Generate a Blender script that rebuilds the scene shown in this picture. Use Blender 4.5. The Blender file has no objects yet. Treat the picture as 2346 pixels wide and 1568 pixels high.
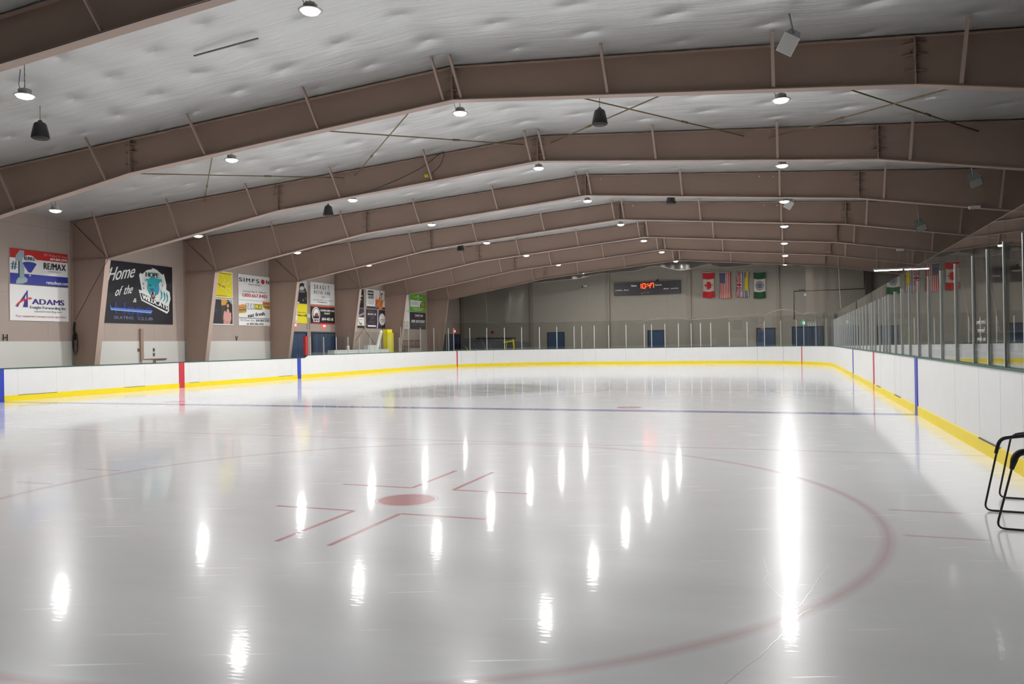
import bpy, bmesh, math, random
from mathutils import Vector, Matrix
random.seed(7)
U = .3048                                   # everything below is laid out in feet and built in metres
C = bpy.context.scene.collection
SC = bpy.context.scene

# ------------------------------------------------------------------ camera, world, exposure
cam_d = bpy.data.cameras.new('camera'); cam = bpy.data.objects.new('camera', cam_d); C.objects.link(cam)
cam_d.sensor_width = 36.0; cam_d.lens = 1787.78 / 2346 * 36.0
cam_d.clip_start = .05; cam_d.clip_end = 400
_r = Vector((.94253657, .33373776, -.01561826)); _u = Vector((.01582355, .00210341, .99987259)); _f = Vector((-.33372809, .94266361, .00329837))
_m = Matrix((( _r.x, _u.x, -_f.x), (_r.y, _u.y, -_f.y), (_r.z, _u.z, -_f.z)))
cam.matrix_world = Matrix.Translation(Vector((33.8289, -82.9027, 5.0252)) * U) @ _m.to_4x4()
SC.camera = cam
wd = bpy.data.worlds.new('world'); SC.world = wd; wd.use_nodes = True
wd.node_tree.nodes['Background'].inputs[0].default_value = (.5, .55, .6, 1); wd.node_tree.nodes['Background'].inputs[1].default_value = .02
SC.view_settings.view_transform = 'Standard'; SC.view_settings.look = 'None'
SC.view_settings.exposure = 0.0; SC.view_settings.gamma = 1.0; SC.view_settings.use_curve_mapping = False
SC.cycles.max_bounces = 4; SC.cycles.diffuse_bounces = 3; SC.cycles.glossy_bounces = 3; SC.cycles.transparent_max_bounces = 12
SC.cycles.use_light_tree = False; SC.cycles.use_adaptive_sampling = True; SC.cycles.adaptive_threshold = .06; SC.cycles.sample_clamp_indirect = 4.0
SC.cycles.caustics_reflective = False; SC.cycles.caustics_refractive = False
LAMP_W = 112.0
ICE0, ICE1 = (217, 218, 220), (229, 229, 230)

# ------------------------------------------------------------------ materials
def lin(c):
    c = c / 255.0
    return c / 12.92 if c <= .04045 else ((c + .055) / 1.055) ** 2.4
_mats = {}
def mat(name, rgb, rough=.6, metal=0.0, emit=None, es=0.0, noise=0.0, nscale=1.0, spec=.5, alpha=1.0, bump=0.0, bscale=20.0):
    if name in _mats: return _mats[name]
    m = bpy.data.materials.new(name); m.use_nodes = True; nt = m.node_tree; b = nt.nodes['Principled BSDF']
    col = tuple(lin(c) for c in rgb) + (1,)
    b.inputs['Base Color'].default_value = col; b.inputs['Roughness'].default_value = rough; b.inputs['Metallic'].default_value = metal
    b.inputs['Specular IOR Level'].default_value = spec; b.inputs['Alpha'].default_value = alpha
    if emit:
        b.inputs['Emission Color'].default_value = tuple(lin(c) for c in emit) + (1,); b.inputs['Emission Strength'].default_value = es
    if noise > 0 or bump > 0:
        g = nt.nodes.new('ShaderNodeNewGeometry'); n = nt.nodes.new('ShaderNodeTexNoise')
        n.inputs['Scale'].default_value = nscale; n.inputs['Detail'].default_value = 5
        nt.links.new(g.outputs['Position'], n.inputs['Vector'])
        if noise > 0:
            mx = nt.nodes.new('ShaderNodeMix'); mx.data_type = 'RGBA'
            mx.inputs[6].default_value = tuple(c * (1 - noise) for c in col[:3]) + (1,)
            mx.inputs[7].default_value = tuple(min(1, c * (1 + noise)) for c in col[:3]) + (1,)
            nt.links.new(n.outputs['Fac'], mx.inputs[0]); nt.links.new(mx.outputs[2], b.inputs['Base Color'])
        if bump > 0:
            n2 = nt.nodes.new('ShaderNodeTexNoise'); n2.inputs['Scale'].default_value = bscale; n2.inputs['Detail'].default_value = 3
            nt.links.new(g.outputs['Position'], n2.inputs['Vector'])
            bp = nt.nodes.new('ShaderNodeBump'); bp.inputs['Strength'].default_value = bump; bp.inputs['Distance'].default_value = .02
            nt.links.new(n2.outputs['Fac'], bp.inputs['Height']); nt.links.new(bp.outputs[0], b.inputs['Normal'])
    if emit and es < 45: m.cycles.emission_sampling = 'NONE' if es != 14.0 else 'AUTO'
    _mats[name] = m
    return m
class NT:
    """small node-math helper"""
    def __init__(s, name):
        s.m = bpy.data.materials.new(name); s.m.use_nodes = True; s.t = s.m.node_tree; s.n = s.t.nodes; s.b = s.n['Principled BSDF']
    def new(s, k): return s.n.new(k)
    def link(s, a, b): s.t.links.new(a, b)
    def put(s, sock, v):
        if isinstance(v, (int, float)): sock.default_value = v
        else: s.link(v, sock)
    def f(s, op, a, b=None, c=None, clamp=False):
        n = s.new('ShaderNodeMath'); n.operation = op; n.use_clamp = clamp
        s.put(n.inputs[0], a)
        if b is not None: s.put(n.inputs[1], b)
        if c is not None: s.put(n.inputs[2], c)
        return n.outputs[0]
    def xyz(s):
        g = s.new('ShaderNodeNewGeometry'); q = s.new('ShaderNodeSeparateXYZ'); s.link(g.outputs['Position'], q.inputs[0])
        return [s.f('DIVIDE', q.outputs[i], U) for i in range(3)]
    def vec(s, x, y, z):
        n = s.new('ShaderNodeCombineXYZ')
        for i, v in enumerate((x, y, z)): s.put(n.inputs[i], v)
        return n.outputs[0]
    def noise(s, v, scale, detail=4, rough=.5):
        n = s.new('ShaderNodeTexNoise'); s.link(v, n.inputs['Vector']); n.inputs['Scale'].default_value = scale
        n.inputs['Detail'].default_value = detail; n.inputs['Roughness'].default_value = rough
        return n.outputs['Fac']
    def mix(s, fac, a, b):
        n = s.new('ShaderNodeMix'); n.data_type = 'RGBA'; s.put(n.inputs[0], fac)
        for i, v in ((6, a), (7, b)):
            if isinstance(v, tuple): n.inputs[i].default_value = v + (1,)
            else: s.link(v, n.inputs[i])
        return n.outputs[2]
    def edge(s, d, soft): return s.f('ADD', s.f('DIVIDE', d, soft), .5, clamp=True)
def L3(r, g, b): return (lin(r), lin(g), lin(b))

def ice_material():
    n = NT('ice'); x, y, z = n.xyz()
    def dist(cx, cy):
        dx = n.f('SUBTRACT', x, cx); dy = n.f('SUBTRACT', y, cy)
        return n.f('SQRT', n.f('MULTIPLY_ADD', dx, dx, n.f('MULTIPLY', dy, dy)))
    def away(v, c): return n.f('ABSOLUTE', n.f('SUBTRACT', v, c))
    def box(ax, ay, hx, hy, s):
        """ax, ay: distance from the middle of the bar"""
        return n.f('MULTIPLY', n.edge(n.f('SUBTRACT', hx, ax), s), n.edge(n.f('SUBTRACT', hy, ay), s))
    def ring(d, r, hw, s): return n.edge(n.f('SUBTRACT', hw, away(d, r)), s)
    def disc(d, r, s): return n.edge(n.f('SUBTRACT', r, d), s)
    def band(ay, hy, s): return n.edge(n.f('SUBTRACT', hy, ay), s)
    def mx(*a):
        o = a[0]
        for b in a[1:]: o = n.f('MAXIMUM', o, b)
        return o
    def sc(a, k): return n.f('MULTIPLY', a, k)
    SX, SY, LX, LY, lx, ly = 21.98, -59.99, .79, 1.97, 2.82, 3.87
    d1 = dist(SX, SY); ax = away(x, SX); ay = away(y, SY); axx = n.f('ABSOLUTE', x); ayy = n.f('ABSOLUTE', y); dn = n.f('SQRT', n.f('ADD', n.f('POWER', away(axx, 22.1), 2.0), n.f('POWER', away(y, -22.75), 2.0)))
    reds = [sc(ring(d1, 14.2, .1, .3), .4), sc(disc(d1, .93, .08), .78), sc(ring(d1, 1.02, .02, .04), .5)]
    reds.append(sc(box(away(ax, LX + lx / 2), away(ay, LY), lx / 2, .075, .1), .85))
    reds.append(sc(box(away(ax, LX), away(ay, LY + ly / 2), .075, ly / 2, .1), .85))
    reds.append(sc(box(away(ax, 15.5), away(away(y, -59.2), 1.6), .95, .06, .16), .5))
    reds += [sc(band(away(y, -45.14), .07, .12), .5), sc(disc(dn, .95, .1), .7), sc(band(ayy, .32, .2), .5), sc(band(away(y, 88), .1, .2), .3)]
    R = mx(*reds)
    B = mx(sc(band(away(y, -25.63), .75, .35), .75), sc(band(away(y, 25.63), .4, .3), .4))
    G = mx(sc(ring(dist(0, 0), 15.3, .12, .25), .55), sc(ring(dist(41.7, 0), 9.6, .12, .3), .5))
    # frosted patches, the faint grey-green crest painted at centre ice
    sw = n.noise(n.vec(n.f('MULTIPLY', x, .5), n.f('MULTIPLY', y, 1.4), 0), .55, 3, .7)
    base = n.mix(sw, L3(*ICE0), L3(*ICE1))
    dx = n.f('DIVIDE', n.f('ADD', x, .6), 10.2); dy = n.f('DIVIDE', n.f('ADD', y, 1.0), 12.6)
    el = n.f('SQRT', n.f('MULTIPLY_ADD', dx, dx, n.f('MULTIPLY', dy, dy)))
    lg = n.f('MULTIPLY', n.edge(n.f('SUBTRACT', 1.0, el), .25), n.edge(n.f('SUBTRACT', sw, .44), .12))
    c = n.mix(n.f('MULTIPLY', lg, .6), base, L3(120, 132, 122))
    c = n.mix(G, c, L3(120, 125, 130))
    c = n.mix(B, c, L3(52, 66, 150))
    c = n.mix(R, c, L3(178, 84, 88))
    def scr(ang, sc1, sc2, th, seed):
        ca, sa = math.cos(ang), math.sin(ang)
        a = n.f('MULTIPLY_ADD', x, ca, n.f('MULTIPLY', y, sa)); b = n.f('SUBTRACT', n.f('MULTIPLY', y, ca), n.f('MULTIPLY', x, sa))
        return n.edge(n.f('SUBTRACT', n.noise(n.vec(n.f('MULTIPLY', a, sc1), n.f('MULTIPLY', b, sc2), seed), 1.0, 0), th), .02)
    S = scr(.35, .45, 13, .80, 1)
    n.link(c, n.b.inputs['Base Color'])
    n.b.inputs['IOR'].default_value = 1.31; n.b.inputs['Specular IOR Level'].default_value = .18
    n.b.inputs['Roughness'].default_value = .26
    n.b.inputs['Coat Weight'].default_value = .8; n.b.inputs['Coat IOR'].default_value = 1.33
    n.link(n.f('MULTIPLY_ADD', S, .25, .05), n.b.inputs['Coat Roughness'])
    hgt = n.f('MULTIPLY', n.noise(n.vec(n.f('MULTIPLY', x, .3), y, 2), 9.0, 1), .7)
    bp = n.new('ShaderNodeBump'); bp.inputs['Strength'].default_value = .09; bp.inputs['Distance'].default_value = .008
    n.link(hgt, bp.inputs['Height']); n.link(bp.outputs[0], n.b.inputs['Coat Normal'])
    return n.m

def ceiling_material():
    n = NT('vinyl_insulation'); x, y, z = n.xyz()
    st = n.noise(n.vec(n.f('MULTIPLY', x, .10), n.f('MULTIPLY', y, .9), 0), 1.0, 3, .6)
    fine = n.noise(n.vec(n.f('MULTIPLY', x, .6), n.f('MULTIPLY', y, 2.2), 3), 2.0, 1)
    # pins through the blanket along every purlin
    def cell(v, p, ph): return n.f('MULTIPLY', n.f('SUBTRACT', n.f('FRACT', n.f('ADD', n.f('DIVIDE', v, p), ph)), .5), p)
    cx = cell(n.f('ADD', x, -.7), 5.4, .5 + .0); cy = cell(n.f('MULTIPLY_ADD', x, .31, y), 4.1, .3)
    d = n.f('SQRT', n.f('ADD', n.f('MULTIPLY', n.f('MULTIPLY', cx, cx), .35), n.f('MULTIPLY', cy, cy)))
    pin = n.f('POWER', n.f('SUBTRACT', 1.0, n.f('DIVIDE', d, 1.5), clamp=True), 3.0)
    hgt = n.f('ADD', n.f('MULTIPLY', st, .42), n.f('ADD', n.f('MULTIPLY', fine, .04), n.f('MULTIPLY', pin, 2.0)))
    bp = n.new('ShaderNodeBump'); bp.invert = True; bp.inputs['Strength'].default_value = .42; bp.inputs['Distance'].default_value = .12
    n.link(hgt, bp.inputs['Height']); n.link(bp.outputs[0], n.b.inputs['Normal'])
    tone = n.noise(n.vec(n.f('MULTIPLY', x, .05), n.f('MULTIPLY', y, .5), 5), 1.0, 3)
    n.link(n.mix(tone, L3(212, 213, 212), L3(228, 228, 227)), n.b.inputs['Base Color'])
    n.b.inputs['Metallic'].default_value = .48; n.b.inputs['Roughness'].default_value = .4
    return n.m

def wall_material(name, rgb, px, pz, ax=0):
    """painted tilt-up concrete with faint panel joints"""
    n = NT(name); p = n.xyz(); h = p[ax]; z = p[2]
    def joint(v, per, ph, w): return n.edge(n.f('SUBTRACT', w, n.f('ABSOLUTE', n.f('MULTIPLY', n.f('SUBTRACT', n.f('FRACT', n.f('ADD', n.f('DIVIDE', v, per), ph)), .5), per))), .03)
    j = n.f('MAXIMUM', joint(h, px, .2, .03), joint(z, pz, .0, .03))
    nz = n.noise(n.vec(p[0], p[1], p[2]), .5, 6, .65); fn = n.noise(n.vec(p[0], p[1], p[2]), 9, 3)
    a = tuple(lin(v * .95) for v in rgb); b = tuple(lin(min(255, v * 1.05)) for v in rgb)
    c = n.mix(n.f('ADD', n.f('MULTIPLY', nz, .7), n.f('MULTIPLY', fn, .3)), a, b)
    c = n.mix(n.f('MULTIPLY', j, .3), c, tuple(lin(v * .6) for v in rgb))
    n.link(c, n.b.inputs['Base Color']); n.b.inputs['Roughness'].default_value = .75
    return n.m

def glass_material(name, tint=(.90, .93, .92), rough=.0, base=.04, k=1.0):
    n = NT(name); out = n.n['Material Output']
    tr = n.new('ShaderNodeBsdfTransparent'); tr.inputs[0].default_value = tint + (1,)
    gl = n.new('ShaderNodeBsdfGlossy'); gl.inputs['Roughness'].default_value = rough; gl.inputs[0].default_value = (1, 1, 1, 1)
    lw = n.new('ShaderNodeLayerWeight'); lw.inputs['Blend'].default_value = .5
    f = n.f('ADD', base, n.f('MULTIPLY', n.f('POWER', lw.outputs['Facing'], 5.0), (1 - base) * k), clamp=True)
    ms = n.new('ShaderNodeMixShader'); n.put(ms.inputs[0], f); n.link(tr.outputs[0], ms.inputs[1]); n.link(gl.outputs[0], ms.inputs[2])
    n.link(ms.outputs[0], out.inputs[0])
    return n.m

def net_material(name, rgb, cover):
    """fine mesh seen from far off: mostly see-through, a little cloth"""
    n = NT(name); out = n.n['Material Output']
    tr = n.new('ShaderNodeBsdfTransparent'); ms = n.new('ShaderNodeMixShader')
    n.b.inputs['Base Color'].default_value = L3(*rgb) + (1,); n.b.inputs['Roughness'].default_value = .35
    ms.inputs[0].default_value = cover; n.link(tr.outputs[0], ms.inputs[1]); n.link(n.b.outputs[0], ms.inputs[2]); n.link(ms.outputs[0], out.inputs[0])
    return n.m

M = dict(
    white=mat('board_white', (216, 216, 215), .42, noise=.04, nscale=2.5),
    yellow=mat('kick_yellow', (228, 204, 10), .4, noise=.05, nscale=3),
    green=mat('cap_green', (24, 70, 58), .45),
    red=mat('stripe_red', (176, 40, 52), .4), blue=mat('stripe_blue', (34, 54, 160), .4),
    seam=mat('seam_grey', (188, 188, 186), .6), gap=mat('gap_dark', (70, 68, 62), .7),
    web=mat('frame_taupe_paint', (150, 127, 114), .62, noise=.06, nscale=1.2),
    flange=mat('flange_taupe_paint', (160, 139, 128), .6, noise=.05, nscale=1.5),
    alu=mat('brushed_aluminium', (196, 198, 196), .35, .6),
    steel=mat('galvanised_steel', (150, 150, 148), .45, .7),
    black=mat('black_plastic', (22, 21, 22), .5), rubber=mat('black_rubber', (18, 17, 18), .75),
    lampgrey=mat('lamp_grey', (190, 190, 190), .4, .3), rod=mat('rod_olive', (112, 98, 62), .5, .3),
    lens=mat('lamp_lens', (255, 255, 255), .3, emit=(255, 253, 248), es=40.0),
    doorblue=mat('door_blue', (38, 62, 92), .5, noise=.05), doordark=mat('door_frame_dark', (22, 32, 48), .5),
    conc=mat('concrete_floor', (120, 118, 114), .8, noise=.1, nscale=1.0),
    wleft=wall_material('wall_taupe', (168, 153, 144), 8.2, 7.9, 1), wend=wall_material('wall_beige', (144, 137, 127), 20.2, 60, 0),
    wdark=wall_material('wall_dark', (96, 92, 88), 20, 30, 1),  # darkness of the lampless right side is put into this wall colour
    band=mat('band_white', (208, 208, 202), .55, noise=.03), boxgrey=mat('box_grey', (196, 196, 192), .5),
    glass=glass_material('clear_glass'), glass2=glass_material('clear_glass_end', (.94, .95, .94), base=.05),
    net=net_material('net_dark', (40, 38, 36), .62), netb=net_material('net_beige', (176, 158, 140), .07),
    exitred=mat('exit_red', (210, 40, 40), .5, emit=(255, 70, 60), es=1.6), exitgreen=mat('exit_green', (20, 120, 90), .5, emit=(30, 170, 120), es=.7),
    tube=mat('tube_light', (255, 255, 255), .4, emit=(240, 246, 255), es=14.0),
    led=mat('led_red', (255, 20, 5), .4, emit=(255, 10, 4), es=6.0), ledcore=mat('led_core', (255, 180, 60), .4, emit=(255, 150, 50), es=3.0),
)
def col(r, g, b, rough=.55): return mat('paint_%02x%02x%02x' % (r, g, b), (r, g, b), rough)

# ------------------------------------------------------------------ mesh builder (feet in, metres out)
class MB:
    def __init__(s): s.v = []; s.f = []; s.mi = []; s.mats = []; s.sm = []
    def mid(s, m):
        if m not in s.mats: s.mats.append(m)
        return s.mats.index(m)
    def add(s, vs, fs, m=None, smooth=False):
        b = len(s.v); s.v += [tuple(v) for v in vs]; k = s.mid(m) if m else 0
        for f in fs: s.f.append([b + i for i in f]); s.mi.append(k); s.sm.append(smooth)
        return s
    def box(s, x0, x1, y0, y1, z0, z1, m=None):
        x0, x1 = sorted((x0, x1)); y0, y1 = sorted((y0, y1)); z0, z1 = sorted((z0, z1))
        v = [(x, y, z) for z in (z0, z1) for x, y in ((x0, y0), (x1, y0), (x1, y1), (x0, y1))]
        return s.add(v, [(0, 3, 2, 1), (4, 5, 6, 7), (0, 1, 5, 4), (1, 2, 6, 5), (2, 3, 7, 6), (3, 0, 4, 7)], m)
    def obox(s, o, a, b, c, m=None):
        """box from corner o with edge vectors a, b, c"""
        o, a, b, c = map(Vector, (o, a, b, c)); v = [o, o + a, o + a + b, o + b, o + c, o + a + c, o + a + b + c, o + b + c]
        fs = [(0, 3, 2, 1), (4, 5, 6, 7), (0, 1, 5, 4), (1, 2, 6, 5), (2, 3, 7, 6), (3, 0, 4, 7)]
        if a.cross(b).dot(c) < 0: fs = [f[::-1] for f in fs]
        return s.add(v, fs, m)
    def bar(s, p, q, w, h, m=None, up=(0, 0, 1)):
        p, q = Vector(p), Vector(q); d = (q - p).normalized(); up = Vector(up)
        a = d.cross(up)
        if a.length < 1e-4: a = d.cross(Vector((1, 0, 0)))
        a.normalize(); b = a.cross(d).normalized()
        return s.obox(p - a * w / 2 - b * h / 2, a * w, q - p, b * h, m)
    def tube(s, pts, r, n=8, m=None, closed=False):
        pts = [Vector(p) for p in pts]; N = len(pts); rings = []
        ref = Vector((0, 0, 1))
        for i, p in enumerate(pts):
            t = (pts[(i + 1) % N] - pts[i - 1]) if closed else (pts[min(i + 1, N - 1)] - pts[max(i - 1, 0)])
            t.normalize(); a = t.cross(ref)
            if a.length < .05: a = t.cross(Vector((1, 0, 0)))
            a.normalize()
            if rings and a.dot(pa) < 0: a = -a
            pa = a; b = t.cross(a).normalized(); rr = r[i] if isinstance(r, (list, tuple)) else r
            rings.append([p + a * rr * math.cos(2 * math.pi * k / n) + b * rr * math.sin(2 * math.pi * k / n) for k in range(n)])
        v = [q for R in rings for q in R]; f = []
        for i in range(N if closed else N - 1):
            j = (i + 1) % N
            for k in range(n): f.append((i * n + k, i * n + (k + 1) % n, j * n + (k + 1) % n, j * n + k))
        if not closed: f += [tuple(range(n))[::-1], tuple((N - 1) * n + k for k in range(n))]
        return s.add(v, f, m, True)
    def lathe(s, o, prof, n=20, m=None, axis=(0, 0, 1)):
        """profile of (radius, height)"""
        ax = Vector(axis).normalized(); a = ax.orthogonal().normalized(); b = ax.cross(a); o = Vector(o)
        v = [o + ax * h + (a * math.cos(2 * math.pi * k / n) + b * math.sin(2 * math.pi * k / n)) * max(r, 1e-4) for r, h in prof for k in range(n)]
        f = [(i * n + k, i * n + (k + 1) % n, (i + 1) * n + (k + 1) % n, (i + 1) * n + k) for i in range(len(prof) - 1) for k in range(n)]
        f += [tuple(range(n))[::-1], tuple((len(prof) - 1) * n + k for k in range(n))]
        return s.add(v, f, m, True)
    def prism(s, pts, ext, m=None):
        """polygon (3D points) extruded by the vector ext"""
        p = [Vector(q) for q in pts]; e = Vector(ext); n = len(p)
        v = p + [q + e for q in p]
        nrm = sum((p[i].cross(p[(i + 1) % n]) for i in range(n)), Vector())
        a = list(range(n)); flip = nrm.dot(e) > 0
        f = [a[::-1] if flip else a, [i + n for i in (a if flip else a[::-1])]]
        for i in range(n):
            j = (i + 1) % n; q = (i, j, j + n, i + n); f.append(q if flip else q[::-1])
        return s.add(v, f, m)
    def build(s, name, m=None, parent=None, at=(0, 0, 0)):
        me = bpy.data.meshes.new(name); o = Vector(at)
        me.from_pydata([tuple((Vector(v) - o) * U) for v in s.v], [], s.f)
        ms = s.mats if s.mats else [m or M['white']]
        for q in ms: me.materials.append(q)
        if s.mats:
            for p, k in zip(me.polygons, s.mi): p.material_index = k
        for p, k in zip(me.polygons, s.sm): p.use_smooth = k
        me.update()
        ob = bpy.data.objects.new(name, me); C.objects.link(ob)
        ob.location = o * U
        if parent:
            ob.parent = parent; w = Vector((0, 0, 0)); q = parent
            while q: w += q.location; q = q.parent
            ob.location = o * U - w
        return ob
def tag(o, label=None, cat=None, group=None, kind=None):
    if label: o['label'] = label
    if cat: o['category'] = cat
    if group: o['group'] = group
    if kind: o['kind'] = kind
    return o
def empty(name, at=(0, 0, 0), **k):
    o = bpy.data.objects.new(name, None); C.objects.link(o); o.location = Vector(at) * U; o.empty_display_size = .2
    return tag(o, **k)
def copy_tree(o, parent=None):
    c = o.copy(); C.objects.link(c); c.parent = parent
    for ch in list(o.children): copy_tree(ch, c)
    return c
def struct(o): o['kind'] = 'structure'; return o

# ------------------------------------------------------------------ flat lettering
GL = {}
def glyphs():
    s = "ABCDEFGHIJKLMNOPQRSTUVWXYZabcdefghijklmnopqrstuvwxyz0123456789&.-/#:"
    obs = []
    for ch in s:
        cu = bpy.data.curves.new('glyph', 'FONT'); cu.body = ch; cu.size = 1; cu.resolution_u = 3
        ob = bpy.data.objects.new('glyph', cu); C.objects.link(ob); obs.append((ch, ob, cu))
    dg = bpy.context.evaluated_depsgraph_get(); dg.update()
    for ch, ob, cu in obs:
        me = bpy.data.meshes.new_from_object(ob.evaluated_get(dg))
        vs = [(v.co.x, v.co.y) for v in me.vertices]; fs = [tuple(p.vertices) for p in me.polygons]
        x0 = min(v[0] for v in vs); x1 = max(v[0] for v in vs)
        GL[ch] = ([(a - x0, b) for a, b in vs], fs, x1 - x0)
        bpy.data.objects.remove(ob); bpy.data.curves.remove(cu); bpy.data.meshes.remove(me)
    GL['cap'] = max(b for a, b in GL['H'][0])
glyphs()

class Panel:
    """flat sign: o = lower-left corner, R and V unit vectors to the right and up, seen from the side its normal points to"""
    def __init__(s, o, R, V, w, h, board, t=.1):
        s.o = Vector(o); s.R = Vector(R); s.V = Vector(V); s.N = s.R.cross(s.V); s.w = w; s.h = h; s.board = board; s.t = t
        s.g = MB(); s.l = MB()
    def P(s, x, y, k): return s.o + s.R * x + s.V * y + s.N * (s.t + .012 * k)
    def poly(s, pts, m, k=1):
        a = sum(pts[i][0] * pts[(i + 1) % len(pts)][1] - pts[(i + 1) % len(pts)][0] * pts[i][1] for i in range(len(pts)))
        if a < 0: pts = pts[::-1]
        s.g.add([s.P(x, y, k) for x, y in pts], [tuple(range(len(pts)))], m); return s
    def rect(s, x0, y0, x1, y1, m, k=1): return s.poly([(x0, y0), (x1, y0), (x1, y1), (x0, y1)], m, k)
    def ell(s, cx, cy, rx, ry, m, k=1, a0=0, a1=360, n=28):
        full = a1 - a0 >= 360
        pts = [(cx + rx * math.cos(math.radians(a0 + (a1 - a0) * i / n)), cy + ry * math.sin(math.radians(a0 + (a1 - a0) * i / n))) for i in range(n if full else n + 1)]
        return s.poly(pts, m, k)
    def line(s, pts, w, m, k=2):
        for (a, b), (c, d) in zip(pts, pts[1:]):
            l = math.hypot(c - a, d - b) or 1; nx, ny = -(d - b) / l * w / 2, (c - a) / l * w / 2
            s.poly([(a + nx, b + ny), (c + nx, d + ny), (c - nx, d - ny), (a - nx, b - ny)], m, k)
        return s
    def text(s, t, x, y, w, h, m, k=3, shear=0.0, bold=0.0, tilt=0.0, mirror=False):
        sc = h / GL['cap']; gap = .09; adv = 0; pos = []
        for ch in t:
            if ch == ' ': adv += .32; continue
            pos.append((ch, adv)); adv += GL[ch][2] + gap
        adv -= gap; sx = w / adv
        for ch, a in pos:
            vs, fs, _ = GL[ch]
            for dxb in ((0,) if not bold else (-bold, 0, bold)):
                out = []
                for px, py in vs:
                    X = (a + px) * sx + shear * py * sc + dxb; Y = py * sc + tilt * X
                    if mirror: X = w - X
                    out.append(s.P(x + X, y + Y, k + (.15 * dxb / bold if bold else 0)))
                s.l.add(out, [f[::-1] for f in fs] if mirror else fs, m)
        return s
    def build(s, name, label, cat, group=None):
        b = MB().obox(s.o, s.R * s.w, s.V * s.h, s.N * s.t, s.board)
        ob = b.build(name, s.board, at=s.o); tag(ob, label, cat, group)
        if s.g.v: s.g.build('graphic', None, ob, s.o)
        if s.l.v: s.l.build('lettering', None, ob, s.o)
        return ob

# ------------------------------------------------------------------ shell of the building
HW, YE, R = 41.74, 100.0, 27.0
XL, XR, YN, YF = -49.0, 71.4, -112.0, 110.0
RX = 11.2
def roof(x): return 25.2 - .072 * abs(x - RX)
def arc(cx, cy, r, a0, a1, n): return [(cx + r * math.cos(math.radians(a0 + (a1 - a0) * i / n)), cy + r * math.sin(math.radians(a0 + (a1 - a0) * i / n))) for i in range(n + 1)]
outline = arc(HW - R, YE - R, R, 0, 90, 18) + arc(-HW + R, YE - R, R, 90, 180, 18) + arc(-HW + R, -YE + R, R, 180, 270, 18) + arc(HW - R, -YE + R, R, 270, 360, 18)
struct(MB().prism([(x, y, -.12) for x, y in outline], (0, 0, .12)).build('floor', ice_material()))['label'] = 'painted ice sheet with red and blue lines'
struct(MB().box(XL - 1, XR + 1, YN - 1, YF + 1, -.6, -.13).build('floor', M['conc']))['label'] = 'grey concrete floor around the ice'
struct(MB().box(XL - .8, XL, YN, YF, -.1, 26).build('wall_left', M['wleft']))
struct(MB().box(XL - .8, XR + .8, YF, YF + .8, -.1, 27).build('wall_end', M['wend']))
struct(MB().box(XR, XR + .8, YN, YF, -.1, 26).build('wall_right', M['wdark']))
struct(MB().box(XL - .8, XR + .8, YN - .8, YN, -.1, 27).build('wall_near', M['wdark']))
struct(MB().box(XL, XL + .07, -51, 28.4, 0, 6.27).build('trim_1', M['band']))['label'] = 'white painted band along the foot of the left wall'

FY = [-91, -71, -51, -30.8, -10.4, 8.6, 28.4, 48.6, 68.1, 89.6, 109.3]
def ceiling():
    b = MB(); xs = [XL - .5 + i * (XR - XL + 1) / 120 for i in range(121)]; ys = []
    for y0, y1 in zip([YN] + FY, FY + [YF + .3]):
        k = max(2, int((y1 - y0) / 1.25)); ys += [(y0 + (y1 - y0) * i / k, i / k) for i in range(k)]
    ys.append((YF + .3, 1))
    rnd = random.Random(3); ph = [rnd.uniform(0, 6.28) for _ in range(400)]
    v = []
    for j, (y, t) in enumerate(ys):
        for i, x in enumerate(xs):
            sag = .42 * math.sin(math.pi * t) ** .55 if 0 < t < 1 else 0
            rip = .05 * math.sin(x * 1.16 + ph[j % 400] * .3) * math.sin(math.pi * t)
            v.append((x, y, roof(x) + .1 + sag * .55 + rip + .04 * math.sin(y * 2.1 + x * .21) * math.sin(math.pi * t)))
    n = len(xs)
    f = [(j * n + i, (j + 1) * n + i, (j + 1) * n + i + 1, j * n + i + 1) for j in range(len(ys) - 1) for i in range(n - 1)]
    b.add(v, f, None, True)
    return struct(b.build('ceiling', ceiling_material()))
ceiling()
# ribs of the end wall
k = 2
for x in (-48.4, -28.9, -8.5, 11.5, 31.7):
    o = struct(MB().box(x - .3, x + .3, YF - .55, YF, 0, roof(x) - .1).build('trim_%d' % k, mat('rib_beige', (132, 122, 110), .6))); o['label'] = 'slim steel wall post on the far wall'; k += 1
o = struct(MB().box(50.4, 51.6, YF - 1.2, YF, 0, roof(51) - .1).build('trim_%d' % k, mat('post_brown', (74, 64, 58), .6))); k += 1
o = struct(MB().box(11.8, 31.4, YF - .12, YF, 22.05, 22.2).build('trim_%d' % k, M['flange'])); k += 1

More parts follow.
